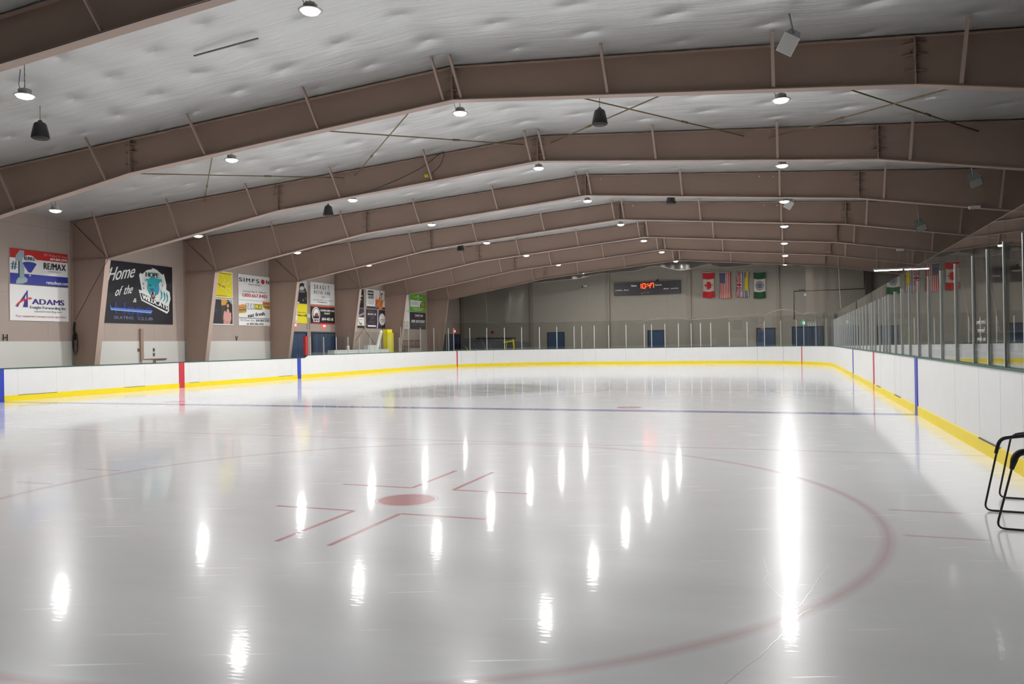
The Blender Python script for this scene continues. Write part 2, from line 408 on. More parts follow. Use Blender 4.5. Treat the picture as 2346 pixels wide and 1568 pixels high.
# ------------------------------------------------------------------ steel portal frames
DXS, ZR, ZS, DXK, ZK, XB = 30.0, 22.83, 20.18, 54.6, 16.1, -45.9
BRX = [-43.2, -32.3, -21.5, -10.9, -.1, 10.5, 11.9, 22.6, 33.2, 43.6, 54.3, 64.6]
def inner(side):
    xk = RX + side * DXK; xb = RX + side * (RX - XB)
    return [(RX, ZR), (RX + side * DXS, ZS), (xk, ZK), (xb, 0)]
def make_frame():
    root = empty('portal_frame', (RX, 0, 0))
    L, Rr = inner(-1), inner(1)
    xo = [XL + .02, 2 * RX - XL - .02]
    inn = L[::-1] + Rr[1:]
    out = [(xo[0], 0), (xo[0], roof(xo[0])), (RX, roof(RX)), (xo[1], roof(xo[1])), (xo[1], 0)]
    # web as quads between the inner and outer line
    b = MB()
    def web(p, q, r, s): b.prism([(p[0], -.03, p[1]), (q[0], -.03, q[1]), (r[0], -.03, r[1]), (s[0], -.03, s[1])], (0, .06, 0))
    for side, I in ((-1, L), (1, Rr)):
        xx = xo[0] if side < 0 else xo[1]
        web((RX, roof(RX)), (I[1][0], roof(I[1][0])), I[1], I[0])
        web((I[1][0], roof(I[1][0])), (I[2][0], roof(I[2][0])), I[2], I[1])
        web((I[2][0], roof(I[2][0])), (xx, roof(xx)), (xx, I[2][1]), I[2])
        web(I[2], (xx, I[2][1]), (xx, 0), I[3])
    b.build('web', M['web'], root, (RX, 0, 10))
    for side, I in ((-1, L), (1, Rr)):
        f = MB()
        for p, q in zip(I, I[1:]):
            d = Vector((q[0] - p[0], 0, q[1] - p[1])); nr = Vector((d.z, 0, -d.x)).normalized() * side * .06
            f.prism([(p[0], -.38, p[1]), (q[0], -.38, q[1]), (q[0], .38, q[1]), (p[0], .38, p[1])], tuple(-nr if nr.z > 0 else nr))
        f.build('inner_flange', M['flange'], root, (I[1][0], 0, I[1][1]))
    f = MB()
    for p, q in zip(out, out[1:]):
        d = Vector((q[0] - p[0], 0, q[1] - p[1])); nr = Vector((-d.z, 0, d.x)).normalized() * -.05
        f.prism([(p[0], -.38, p[1]), (q[0], -.38, q[1]), (q[0], .38, q[1]), (p[0], .38, p[1])], tuple(nr))
    f.build('outer_flange', M['web'], root, (RX, 0, 20))
    # bolted splices, with their little gusset ribs
    for x in (RX - DXS, RX, RX + DXS):
        zb = ZR - (ZR - ZS) * abs(x - RX) / DXS; f = MB(); f.box(x - .05, x + .05, -.38, .38, zb - .02, roof(x) - .04)
        hh = roof(x) - zb
        for t in (.28, .62, .85): f.prism([(x - .7, -.04, zb + hh * t), (x, -.38, zb + hh * t), (x + .7, -.04, zb + hh * t)], (0, 0, .04))
        sp = f.build('splice_plate', M['web'], root, (x, 0, zb))
        for t in (.2, .45, .7): MB().lathe((x - .06, -.2, zb + hh * t), [(.05, -.04), (.05, .22)], 6, None, (1, 0, 0)).build('bolt', M['web'], sp, (x, -.2, zb + hh * t))
    for side, I in ((-1, L), (1, Rr)):
        xx = xo[0] if side < 0 else xo[1]
        f = MB(); f.obox((I[2][0], -.38, I[2][1] - .03), (xx - I[2][0], 0, .0), (0, .76, 0), (0, 0, .06))
        f.build('knee_stiffener', M['flange'], root, (xx, 0, I[2][1]))
        f = MB(); f.bar((I[2][0], -.2, I[2][1]), (xx, -.2, roof(xx) - .1), .05, .3); f.build('knee_stiffener', M['web'], root, (xx, 0, I[2][1]))
    for x in BRX:
        zb = (ZR - (ZR - ZS) * abs(x - RX) / DXS) if abs(x - RX) <= DXS else ZS - (ZS - ZK) * (abs(x - RX) - DXS) / (DXK - DXS)
        f = MB(); f.bar((x, -.3, zb + .12), (x, -2.35, roof(x) + .12), .2, .05, None, (0, 1, 0)); f.bar((x + .08, -.3, zb + .1), (x + .08, -2.35, roof(x) + .1), .04, .2, None, (0, 1, 0))
        f.build('flange_brace', M['flange'], root, (x, 0, zb))
    return root
frame0 = make_frame()
ordn = ['first', 'second', 'third', 'fourth', 'fifth', 'sixth', 'seventh', 'eighth', 'ninth', 'tenth', 'eleventh', 'twelfth']
fl = {-91: 'behind the viewer, nearest the near wall', -71: 'just behind the viewer', -51: 'dark and cut off in the upper left corner',
      -30.8: 'nearest one seen whole, crossing the top', -10.4: 'with the coiled cable on its left column', 8.6: 'its column between the black banner and the yellow poster',
      28.4: 'its column left of the blue doors', 48.6: 'its column right of the white motel sign', 68.1: 'its column beside the yellow pad', 89.6: 'its column right of the green sign, last before the far wall'}
for i, y in enumerate(FY[:-1]):
    o = frame0 if i == 0 else copy_tree(frame0)
    o.location = Vector((RX, y, 0)) * U
    tag(o, 'taupe steel portal frame, ' + fl[y], 'steel frame', 'portal frames spanning the arena')

# bracing rods
rods = [((-7.1, -30.4, 23.1), (9.8, -10.8, 24.5)), ((9.3, -30.4, 24.3), (-9.0, -10.8, 23.1)), ((-30.0, -30.4, 21.4), (-10.3, -10.8, 23.0)), ((-10.3, -30.4, 22.8), (-28.6, -10.8, 21.9)),
        ((14.4, -30.4, 24.2), (30.4, -10.8, 23.2)), ((30.8, -30.4, 23.0), (12.6, -10.8, 24.4)), ((32.6, -30.4, 22.9), (48.6, -10.8, 21.7)), ((52.0, -30.4, 21.5), (32.5, -10.8, 22.8))]
wh = ['left of the ridge, running right', 'left of the ridge, running left', 'far left bay, running right', 'far left bay, running left', 'right of the ridge, running right', 'right of the ridge, passing behind the black speaker', 'right-hand bay, running right', 'right-hand bay, running left']
for (p, q), w in zip(rods, wh):
    b = MB().tube([p, q], .055, 6); o = b.build('bracing_rod', M['rod'], None, p); tag(o, 'thin olive bracing rod under the roof, ' + w, 'brace', 'roof bracing rods')
    t = MB(); P, Q = Vector(p), Vector(q); c = P.lerp(Q, .72); d = (Q - P).normalized()
    t.tube([c - d * .35, c + d * .35], .1, 6); t.build('turnbuckle', M['rod'], o, c)
for (p, q), w in zip([((-48.4, 49.2, 2.0), (-48.4, 67.4, 15.5)), ((-48.4, 49.2, 15.5), (-48.4, 67.4, 2.0))], ('rising to the right', 'falling to the right')):
    o = MB().tube([p, q], .05, 6).build('bracing_rod', M['rod'], None, p); tag(o, 'thin bracing rod across the purple posters on the left wall, ' + w, 'brace', 'wall bracing rods')

# ------------------------------------------------------------------ lamps
def make_lamp():
    root = empty('high_bay_lamp')
    b = MB(); b.lathe((0, 0, 0), [(.30, .08), (.36, .12), (.36, .3), (.28, .42), (.16, .46)], 20)
    for k in range(12):
        a = k * math.pi / 6; b.box(-.02, .02, -.37, -.3, .12, .4) if k == 0 else b.obox((.31 * math.cos(a), .31 * math.sin(a), .12), (.06 * math.cos(a), .06 * math.sin(a), 0), (-.03 * math.sin(a), .03 * math.cos(a), 0), (0, 0, .26))
    b.build('housing', M['lampgrey'], root)
    MB().lathe((0, 0, 0), [(.46, .0), (.62, .0), (.64, .03), (.46, .09), (.34, .1)], 28).build('reflector_rim', M['lampgrey'], root)
    MB().lathe((0, 0, 0), [(.02, -.17), (.26, -.15), (.42, -.09), (.48, -.01), (.3, .06)], 24).build('lens', M['lens'], root)
    MB().tube([(0, 0, .44), (.05, 0, .52), (0, 0, .62), (-.05, 0, .53), (0, 0, .45)], .018, 6).build('hook', M['steel'], root)
    return root
def lamp_light():
    d = bpy.data.lights.new('lamp_light', 'AREA'); d.shape = 'DISK'; d.size = .72 * U; d.energy = LAMP_W; d.color = (1.0, .993, .98)
    return d
ld = lamp_light()
lamp0 = make_lamp(); used = [False]
RID = [(10.33, -47.6, 22.8), (10.22, -27.4, 22.95), (10.13, -7.0, 22.95), (10.51, 12.0, 22.78), (10.64, 31.8, 22.6), (10.55, 52.0, 22.63), (10.66, 71.5, 22.74), (10.49, 93.0, 23.0)]
LF = [(-10.22, -47.6, 20.8), (-11.24, -27.4, 21.35), (-11.57, -7.0, 21.36), (-10.91, 12.0, 21.25), (-10.75, 31.8, 21.12), (-10.89, 52.0, 21.19), (-10.48, 71.5, 21.28), (-10.81, 93.0, 21.34)]
LL = [(-31.68, -27.4, 18.44), (-32.87, -7.0, 18.68), (-32.11, 12.0, 18.66), (-31.97, 31.8, 18.64), (-31.95, 52.0, 18.8)]
RT = [(33.62, -27.4, 21.17), (33.56, -7.0, 21.07), (33.66, 12.0, 20.96), (33.57, 31.8, 20.84), (33.48, 52.0, 20.85), (33.55, 71.5, 20.84), (33.48, 93.0, 21.19)]
rows = [('ridge row', [(10.4, -67.5, 22.8)] + RID, 1), ('row left of the ridge', LF, 0),  # leading ridge lamp is out of view, added to lighten the near ice
        ('leftmost row by the sign wall', LL + [(-32, 71.5, 18.8)], 0), ('right-hand row', [(33.6, -47.6, 21.2)] + RT, 1)]  # leading right-hand lamp is likewise unseen, added to brighten the ice at right
for rn, pts, first in rows:
    for i, p in enumerate(pts):
        o = lamp0 if not used[0] else copy_tree(lamp0); used[0] = True
        o.location = Vector(p) * U
        lab = ('round white high bay lamp, %s in view of the %s' % (ordn[i - first], rn)) if i >= first else ('round white high bay lamp of the %s, %s added out of view' % (rn, ordn[first - 1 - i]))
        tag(o, lab, 'ceiling lamp', 'high bay lamps')
        b = MB(); n = max(3, int((roof(p[0]) + .1 - p[2] - .6) / .16)); z0 = p[2] + .6; z1 = roof(p[0]) + .15
        b.tube([(p[0], p[1], z0 + (z1 - z0) * k / n) for k in range(n + 1)], [.02 if k % 2 else .035 for k in range(n + 1)], 5)
        b.build('chain', M['steel'], o, (p[0], p[1], z0))
        c = MB(); c.tube([(p[0] - .05, p[1], p[2] + .45), (p[0] - .35, p[1], p[2] + .4), (p[0] - .5, p[1], p[2] + .75), (p[0] - .35, p[1], min(z1, p[2] + 1.7))], .02, 5); c.build('cord', M['black'], o, p)
        l = bpy.data.objects.new('lamp_light', ld); C.objects.link(l); l.parent = o; l.location = (0, 0, -.19 * U)

# hanging speakers
def hung_speaker(p, label):
    x, y, z = p; r = empty('pendant_speaker', p, label=label, cat='speaker', group='black pendant speakers')
    cbn = MB().lathe(p, [(.05, .74), (.12, .70), (.2, .56), (.36, .5), (.43, .38), (.56, -.2), (.625, -.56), (.6, -.64), (.5, -.68)], 24).build('cabinet', M['black'], r, p)
    MB().lathe((x, y, z - .685), [(.5, -.0), (.48, -.02), (.02, -.03)], 24).build('grille', mat('grille_brown', (52, 42, 40), .8), cbn, (x, y, z - .69))
    MB().tube([(x, y, z + .72), (x, y, roof(x) + .2)], .03, 6).build('suspension_cable', M['steel'], r, p)
    return r
hung_speaker((-18.2, -40.0, 21.5), 'black bell-shaped pendant speaker at the far upper left')
hung_speaker((20.06, -22.4, 22.95), 'large black bell-shaped pendant speaker behind the crossed rods')
hung_speaker((-17.96, -1.95, 21.5), 'black bell-shaped pendant speaker hanging left of the ridge, below the second whole frame')
hung_speaker((20.23, 16.07, 23.0), 'small black pendant speaker half hidden above the middle frame, right of the ridge')
hung_speaker((-17.72, 37.6, 21.55), 'tiny black pendant speaker far down the left half of the roof')
def wedge_speaker(p, s, rot, label, body, name='wedge_speaker'):
    r = empty(name, p, label=label, cat='speaker', group='angled speakers under the roof')
    E = Matrix.Rotation(math.radians(rot[2]), 3, 'Z') @ Matrix.Rotation(math.radians(rot[0]), 3, 'X') @ Matrix.Rotation(math.radians(rot[1]), 3, 'Y')
    def T(v): return Vector(p) + E @ (Vector(v) * s)
    pr = [(-.5, -.3), (.5, -.3), (.32, .42), (-.32, .42)]
    b = MB(); vs = [T((a, c, -.62)) for a, c in pr] + [T((a, c, .62)) for a, c in pr]
    b.add(vs, [(0, 1, 2, 3), (7, 6, 5, 4), (0, 4, 5, 1), (1, 5, 6, 2), (2, 6, 7, 3), (3, 7, 4, 0)]); b.build('cabinet', body, r, p)
    g = MB(); g.add([T((a, -.312, c)) for a, c in ((-.44, -.56), (.44, -.56), (.44, .56), (-.44, .56))], [(0, 1, 2, 3)]); g.build('grille', mat('grille_grey', (176, 176, 172), .7), r, p)
    t = T((0, 0, .6)); MB().tube([t, (t.x - .25 * s, t.y, roof(t.x) + .2)], .05, 6).build('bracket', M['steel'], r, t)
    return r
wedge_speaker((34.15, -35.1, 22.2), .95, (38, 40, -20), 'white angled speaker hanging below the roof at upper right', mat('speaker_white', (196, 196, 194), .5))
wedge_speaker((34.2, 21.4, 22.2), .95, (38, 40, -20), 'small white angled speaker beside a lamp in the right-hand row', M['boxgrey'])
wedge_speaker((51.0, 3.0, 20.2), 1.2, (60, -45, 30), 'grey angled speaker in the dark at the far right of the roof', mat('speaker_grey', (120, 122, 118), .5))
wedge_speaker((49.5, 25.2, 19.0), 1.3, (60, -45, 30), 'grey angled speaker with a yellow tag, above the tall side glass', mat('speaker_grey2', (96, 98, 92), .5))
# emergency light heads on the right-hand rafters
for p, l in (((52.0, 8.1, 18.35), 'small white emergency light under a rafter at far right'), ((50.0, 48.1, 18.5), 'tiny white emergency light under a rafter, above the end of the side glass')):
    b = MB(); b.box(p[0] - .5, p[0] + .5, p[1] - .2, p[1] + .2, p[2] - .18, p[2] + .12); o = b.build('emergency_light', M['boxgrey'], None, p); tag(o, l, 'light', 'emergency lights under the rafters')
# little white sensors on two rafters
q = 0
for y, xs in ((8.3, (10.25, 13.14, 31.09, 32.57)), (28.1, (10.0, 13.2, 31.0, 32.7))):
    for j, x in enumerate(xs):
        z = roof(x) - .45; o = MB().lathe((x, y, z), [(.09, -.02), (.09, .1), (.05, .14)], 10, None, (0, -1, 0)).build('bolt_head', M['white'], None, (x, y, z))
        tag(o, 'tiny white fixing on the web of the %s frame, %s from the left' % ('third whole' if y < 20 else 'fourth whole', ordn[j]), 'fixing', 'white fixings on the rafters')
# loose strip on the ceiling, cable draped on the second frame
o = MB().bar((-2.5, -41.7, roof(-2.5) + .02), (2.6, -41.8, roof(2.6) + .02), .12, .06).build('loose_strip', mat('strip_grey', (84, 84, 82), .6), None, (0, -41.7, 24.4)); tag(o, 'dark loose strip lying across the ceiling insulation at upper left', 'strip')
def smooth(P, k=6):
    P = [Vector(p) for p in P]; out = []
    for i in range(len(P) - 1):
        a, b, c, d = P[max(i - 1, 0)], P[i], P[i + 1], P[min(i + 2, len(P) - 1)]
        for j in range(k):
            t = j / k; out.append(.5 * ((2 * b) + (c - a) * t + (2 * a - 5 * b + 4 * c - d) * t * t + (3 * b - a - 3 * c + d) * t ** 3))
    return out + [P[-1]]
cb = [(-17.8, -10.95, 20.3), (-12.5, -10.95, 20.7), (-6.5, -10.95, 21.5), (-1.4, -10.95, 23.1), (1.1, -11.2, 24.4), (1.5, -11.2, 24.3), (.9, -11, 23.2), (-.4, -10.95, 22.3)]
cb = smooth(cb); o = MB().tube(cb, .035, 6).build('black_cable', M['black'], None, cb[0]); tag(o, 'black cable looped over the second whole frame left of the ridge', 'cable')
o = MB().box(-.75, -.35, -11.1, -10.85, 22.2, 22.45).build('yellow_plug', col(220, 200, 30), None, (-.5, -11, 22.3)); tag(o, 'small yellow plug at the end of the black roof cable', 'plug')
w = [(-22, -51.3, 19.7), (-14, -51.5, 20.55), (-9, -51.5, 21.0), (-3, -51.5, 21.5), (3, -51.5, 22.05), (9, -51.5, 22.5)]
o = MB().tube([(a, b, c - .08) for a, b, c in w], .02, 5).build('string_of_wire', M['black'], None, w[0]); tag(o, 'thin wire strung along the underside of the dark near frame', 'wire')

# ------------------------------------------------------------------ dasher boards
def off(pts, d):
    """offset an open polyline outward (to its left when walking with the ice on the right)"""
    out = []
    for i, (x, y) in enumerate(pts):
        a = pts[max(i - 1, 0)]; b = pts[min(i + 1, len(pts) - 1)]; dx, dy = b[0] - a[0], b[1] - a[1]; l = math.hypot(dx, dy)
        out.append((x - dy / l * d, y + dx / l * d))
    return out
def run(b, pts, d0, d1, z0, z1, m=None):
    A = off(pts, d0); B = off(pts, d1); n = len(pts)
    zt = z1 if isinstance(z1, list) else [z1] * n; zb = z0 if isinstance(z0, list) else [z0] * n
    v = []
    for i in range(n): v += [(*A[i], zb[i]), (*B[i], zb[i]), (*B[i], zt[i]), (*A[i], zt[i])]
    f = []
    for i in range(n - 1):
        for k in range(4): f.append((4 * i + k, 4 * i + (k + 1) % 4, 4 * i + 4 + (k + 1) % 4, 4 * i + 4 + k))
    f += [(3, 2, 1, 0), tuple(4 * (n - 1) + k for k in range(4))]
    b.add(v, f, m); return b
BT, BTL, TH = 3.84, 3.42, .35
def boards(label, pts, top, stripes=(), seams=(), gates=(), at=(0, 0)):
    tp = top if isinstance(top, list) else [top] * len(pts)
    root = empty('dasher_boards', (at[0], at[1], 0), label=label, cat='rink boards', group='boards around the ice')
    run(MB(), pts, 0, TH, 0, [t - .1 for t in tp]).build('facing', M['white'], root)
    run(MB(), pts, -.05, .02, 0, .6).build('kick_plate', M['yellow'], root)
    run(MB(), pts, -.04, TH + .05, [t - .1 for t in tp], tp).build('cap_rail', M['green'], root)
    def near(s):   # point and tangent at path position given as (x or y key)
        return s
    for p, d, w, m in stripes:
        P = Vector((*p, 0)); D = Vector((*d, 0)).normalized(); N = Vector((-D.y, D.x, 0))
        b = MB(); b.obox(P - D * w / 2 - N * .065, D * w, N * .07, (0, 0, (p[2] if len(p) > 2 else BT) - .1)); b.build('painted_stripe', m, root)
    return root
def crack():
    b = MB(); rnd = random.Random(11)
    def rib(pts, w):
        for (ax, ay), (bx, by) in zip(pts, pts[1:]):
            d = Vector((bx - ax, by - ay, 0)); l = d.length; nn = Vector((-d.y, d.x, 0)).normalized() * w
            k = max(1, int(l / .12)); q = [Vector((ax, ay, .004)) + d * (i / k) + nn * rnd.uniform(-1.2, 1.2) for i in range(k + 1)]
            for p0, p1 in zip(q, q[1:]): b.add([p0 - nn * .5, p1 - nn * .5, p1 + nn * .5, p0 + nn * .5], [(0, 1, 2, 3)])
    rib([(34.6, -64.2), (34.36, -65.31), (34.11, -66.51), (34.0, -67.08), (33.82, -67.52), (33.7, -67.75), (33.73, -67.95), (33.6, -68.2)], .014)
    rib([(34.15, -67.3), (34.0, -67.6), (33.71, -68.59), (33.35, -69.8), (32.9, -71.0), (32.4, -72.0)], .010)
    rib([(34.0, -67.15), (34.35, -66.8)], .01); rib([(33.2, -64.0), (33.35, -65.2), (33.25, -65.8)], .008); rib([(33.3, -65.8), (33.7, -67.0)], .006)
    for i in range(45):
        x, y = rnd.uniform(2, 38), rnd.uniform(-68, -30); a = rnd.uniform(0, 3.14); l = rnd.uniform(.25, 1.1)
        rib([(x, y), (x + l * .5 * math.cos(a), y + l * .5 * math.sin(a)), (x + l * math.cos(a + .3), y + l * math.sin(a + .3))], .004)
    return b
fl_ = bpy.data.objects['floor']
crack().build('ice_scratches', mat('scratch_white', (255, 255, 255), .18, spec=1.0), fl_, (33.8, -67, 0))
def side_extra(root, x, sgn, seams, gates, ht):
    """thin joint lines and gate outlines on a straight side wall; sgn +1 when the face looks to +x"""
    for y in seams: MB().box(x, x + sgn * .004, y - .012, y + .012, .62, ht - .12).build('panel_joint', M['seam'], root)
    for y0, y1 in gates:
        b = MB(); 
        
        b.box(x, x + sgn * .06, y0, y1, .56, .61); b.build('gate', M['gap'], root)
        for y in (y0, y1): MB().box(x, x + sgn * .004, y - .012, y + .012, .62, ht - .12).build('panel_joint', M['seam'], root)
def strp(x, y, sx, w, m, h, root):
    MB().box(x + sx * -.01, x + sx * .058, y - w / 2, y + w / 2, 0, h - .1).build('painted_stripe', m, root)
rt = boards('low white boards along the left side, below the sign wall', [(-HW, -73), (-HW, 27.4)], BTL, at=(-HW, 0))
for y, m in ((-25.6, M['blue']), (-.35, M['red']), (25.9, M['blue'])): strp(-HW, y, 1, .95, m, BTL, rt)
side_extra(rt, -HW, 1, (-14.4, 4.8, -36), ((-23.6, -19.0), (-9.8, -6.6), (1.0, 2.8), (20.4, 24.0)), BTL)
rt = boards('tall white boards on the far left, starting at the step and curving into the corner', [(-HW, 27.4), (-HW, 28.5), (-HW, 73)] + arc(-HW + R, YE - R, R, 180, 90, 18)[1:], [BTL, BT] + [BT] * 19, at=(-HW, 60))
side_extra(rt, -HW, 1, (43.0, 59.0), (), BT)
def corner_stripe(root, cx, cy, ang, w, m):
    a = math.radians(ang); P = Vector((cx + R * math.cos(a), cy + R * math.sin(a), 0)); Nn = Vector((-math.cos(a), -math.sin(a), 0)); D = Vector((-Nn.y, Nn.x, 0))
    MB().obox(P - D * w / 2 - Nn * .02, D * w, Nn * .1, (0, 0, BT - .1)).build('painted_stripe', m, root)
corner_stripe(rt, -HW + R, YE - R, 180 - 25.4, .3, M['red'])
for a in (152, 143, 133): corner_stripe(rt, -HW + R, YE - R, a, .05, M['seam'])
rt = boards('white end boards straight across below the scoreboard', [(-HW + R, YE), (HW - R, YE)], BT, at=(0, YE))
for x in (-12.9, -9.8, -2.5, 7.0): MB().box(x - .025, x + .025, YE - .02, YE, .62, BT - .12).build('panel_joint', M['seam'], rt)
rt = boards('white boards on the far right corner and right side, under the tall glass', arc(HW - R, YE - R, R, 90, 0, 18) + [(HW, -73)], BT, at=(HW, 0))
corner_stripe(rt, HW - R, YE - R, 36.5, .22, M['red'])
for a in (62, 48): corner_stripe(rt, HW - R, YE - R, a, .05, M['seam'])
for y, m, w_ in ((-25.7, M['blue'], 1.0), (1.45, M['red'], .8), (27.6, M['blue'], .8)): strp(HW, y, -1, w_, m, BT, rt)
side_extra(rt, HW, -1, (-50.3, -38.2, -14.3), ((-47.2, -43.5), (-18.0, -14.5), (-4.5, -1.2)), BT)
boards('white end boards behind the viewer', [(HW, -73)] + arc(HW - R, -YE + R, R, 0, -90, 18)[1:] + [(-HW + R, -YE)] + arc(-HW + R, -YE + R, R, -90, -180, 18)[1:], BT, at=(0, -YE))
# sloped green end of the tall section, red pad at the first glass post
b = MB().prism([(-HW - .36, 27.3, BTL), (-HW - .36, 28.5, BT + .02), (-HW - .36, 28.5, BTL - .4), (-HW - .36, 26.6, BTL - .4), (-HW - .36, 26.6, BTL)], (-.06, 0, 0)); o = b.build('corner_cap', M['green'], None, (-HW, 27, 3)); tag(o, 'green end cap where the left boards step up', 'cap')
o = MB().box(-HW - .5, -HW - .05, 27.9, 28.6, 3.75, 6.95).build('post_pad', mat('pad_red', (150, 24, 30), .5), None, (-HW, 28.2, 4)); tag(o, 'dark red pad on the end post of the left glass', 'pad')

# ------------------------------------------------------------------ glass and its posts
def outn(x, y):
    if y > YE - R and abs(x) > HW - R: cx = math.copysign(HW - R, x); v = Vector((x - cx, y - (YE - R), 0)).normalized(); return v
    return Vector((0, 1, 0)) if y >= YE - .5 else Vector((math.copysign(1, x), 0, 0))
def post(x, y, zt, label, group, w=.17):
    n = outn(x, y); t = Vector((-n.y, n.x, 0)); p = Vector((x, y, BT - .02)) + n * .05
    b = MB(); b.obox(p - t * w / 2, t * w, n * .05, (0, 0, zt - BT)); b.obox(p - t * w / 3 + n * .05, t * w * .66, n * .03, (0, 0, zt - BT))
    o = b.build('glass_post', M['alu'], None, p); return tag(o, label, 'post', group)
def pane(a, b_, zt, label, group, m):
    na, nb = outn(*a), outn(*b_); A = Vector((*a, BT)) + na * .14; B = Vector((*b_, BT)) + nb * .14
    d = (B - A); l = d.length; d.normalize(); A += d * .012; n = Vector((-d.y, d.x, 0)); 
    if n.dot(na) < 0: n = -n
    o = MB().obox(A, d * (l - .024), n * .045, (0, 0, zt - BT)).build('rink_glass', m, None, A); return tag(o, label, 'glass pane', group)
def nth(i):
    return ordn[i] if i < 12 else '%d%s' % (i + 1, {1: 'st', 2: 'nd', 3: 'rd'}.get((i + 1) % 10 if (i + 1) % 100 not in (11, 12, 13) else 0, 'th'))
left = [(-HW, y) for y in (29.3, 33.3, 37.3, 41.2, 45.1, 49.1, 53.1, 57.0, 61.1)]
left2 = [(-HW, 61.8), (-HW, 65.3), (-HW, 71.0), (-41.4, 77.1), (-40.1, 82.2), (-39.5, 83.8), (-37.2, 88.0), (-34.3, 91.6), (-30.9, 94.6), (-27.3, 96.9), (-23.3, 98.6), (-19.2, 99.6), (-15.0, 100.0), (-13.1, 100.0), (-10.0, 100.0), (-6.5, 100)]
end = [(-2.3, 100), (2.0, 100.0), (3.7, 100.0), (6.8, 100.0), (9.9, 100.0), (12.8, 100.0), (14.9, 100.0), (17.2, 99.9), (21.3, 99.2), (25.2, 97.9), (28.9, 96.0), (32.3, 93.5), (35.4, 90.4), (36.8, 88.5), (39.0, 84.8), (40.7, 80.5)]
right = [(HW, y) for y in [73.5, 69.5, 65.5, 61.5, 57.5, 53.6, 49.7, 45.8, 41.9, 38.0, 34.2, 30.3, 26.4, 22.4, 18.4, 14.4, 10.3, 6.3, 4.0, 1.2, -2.8, -6.0, -8.1, -10.3, -14.3, -18.1, -22.1, -26.1, -30.1, -34.2, -38.2, -42.2, -45.0, -47.7, -50.4, -54.4]]
for i, p in enumerate(left): post(*p, 6.88, 'short aluminium glass post on the left boards, %s from the step' % nth(i), 'short glass posts on the left side')
for i, (a, b_) in enumerate(zip(left, left[1:])): pane(a, b_, 7.87, 'low clear glass pane on the left boards, %s from the step' % nth(i), 'low glass panes on the left side', M['glass2'])
pane((-HW, 28.7), (-HW, 29.3), 7.87, 'narrow sliver of clear glass beside the red pad', None, M['glass2'])
E1 = left2 + end
for i, p in enumerate(E1): post(*p, 9.0 + .3 * min(1, i / 15), 'aluminium glass post around the far end, %s from the left' % nth(i), 'glass posts around the far end')
for i, (a, b_) in enumerate(zip(E1, E1[1:])): pane(a, b_, 10.3, 'clear glass pane around the far end, %s from the left' % nth(i), 'glass panes around the far end', M['glass2'])
Rr = right[::-1]
for i, p in enumerate(Rr): post(*p, 8.78, 'aluminium glass post on the right side boards, %s from the viewer' % nth(i), 'glass posts along the right side', .1)
for i, (a, b_) in enumerate(zip(Rr, Rr[1:])): pane(a, b_, 9.8, 'tall clear glass pane on the right side boards, %s from the viewer' % nth(i), 'glass panes along the right side', M['glass'])
pane(end[-1], right[0], 10.0, 'clear glass pane joining the far right corner to the side', None, M['glass2'])
# white lettering stuck on one pane of the side glass, seen from behind
p = Panel((HW + .2, -45.0, 4.6), (0, -1, 0), (0, 0, 1), .1, .1, M['glass'], 0)
s = MB()
def on_glass(t, y0, z, w, h):
    sc = h / GL['cap']; adv = 0; pos = []
    for ch in t:
        if ch == ' ': adv += .32; continue
        pos.append((ch, adv)); adv += GL[ch][2] + .09
    for ch, a in pos:
        vs, fs, _ = GL[ch]
        s.add([(HW + .12, y0 + (a + px) / adv * w, z + py * sc) for px, py in vs], fs)
on_glass('Love Here', -44.35, 5.62, 1.75, .2); on_glass('Forever', -44.2, 5.25, 1.4, .2); on_glass('au bien', -44.3, 4.88, 1.6, .18)
o = s.build('glass_decal', M['band'], None, (HW + .12, -44, 5.2)); tag(o, 'three lines of white lettering stuck on the right side glass, reading reversed', 'decal')

# ------------------------------------------------------------------ safety netting at the far end
def swag(name, xs, ztop, zbot, y, m, label, parent=None):
    b = MB(); v = []; n = len(xs)
    for i, x in enumerate(xs):
        yy = y + .35 * math.sin(x * .9) + .15 * math.sin(x * 2.7)
        for t in (0, .33, .66, 1): v.append((x, yy + .15 * math.sin(6 * t), ztop[i] + (zbot[i] - ztop[i]) * t))
    f = [(4 * i + k, 4 * i + k + 1, 4 * i + 5 + k, 4 * i + 4 + k) for i in range(n - 1) for k in range(3)]
    b.add(v, f, None, True); o = b.build(name, m, parent, (0, y, 20)); return o
def interp(x, pts):
    for (a, b), (c, d) in zip(pts, pts[1:]):
        if a <= x <= c:
            t = (x - a) / (c - a); t = t * t * (3 - 2 * t); return b + (d - b) * t
    return pts[0][1] if x < pts[0][0] else pts[-1][1]
low = [(-38, 19.2), (-36.8, 19.6), (-24.9, 19.9), (-15.6, 20.3), (-6.0, 21.45), (-.9, 21.6), (5.2, 22.5), (11.6, 21.35), (16.9, 22.3), (20.2, 21.6), (24.5, 21.6), (29.5, 22.3), (33, 21.5), (36.2, 21.0), (40, 21.5), (43.5, 22.4)]
xs = [-38 + i * .5 for i in range(164)]
root = empty('safety_net', (0, 97, 20), label='gathered dark safety netting hung in swags under the roof at the far end', cat='netting')
swag('swag', xs, [roof(x) - .3 for x in xs], [interp(x, low) for x in xs], 97, M['net'], None, root)
MB().tube([(x, 97 + .35 * math.sin(x * .9) + .15 * math.sin(x * 2.7), interp(x, low)) for x in xs], .05, 5).build('hem_rope', mat('hem_grey', (150, 148, 142), .4), root, (0, 97, 20))
xs = [37.6 + i * .34 for i in range(20)]
def dtop(x): return interp(x, [(36, 20.6), (40.5, 21.6), (43, 23.0), (44.1, 24.2)])
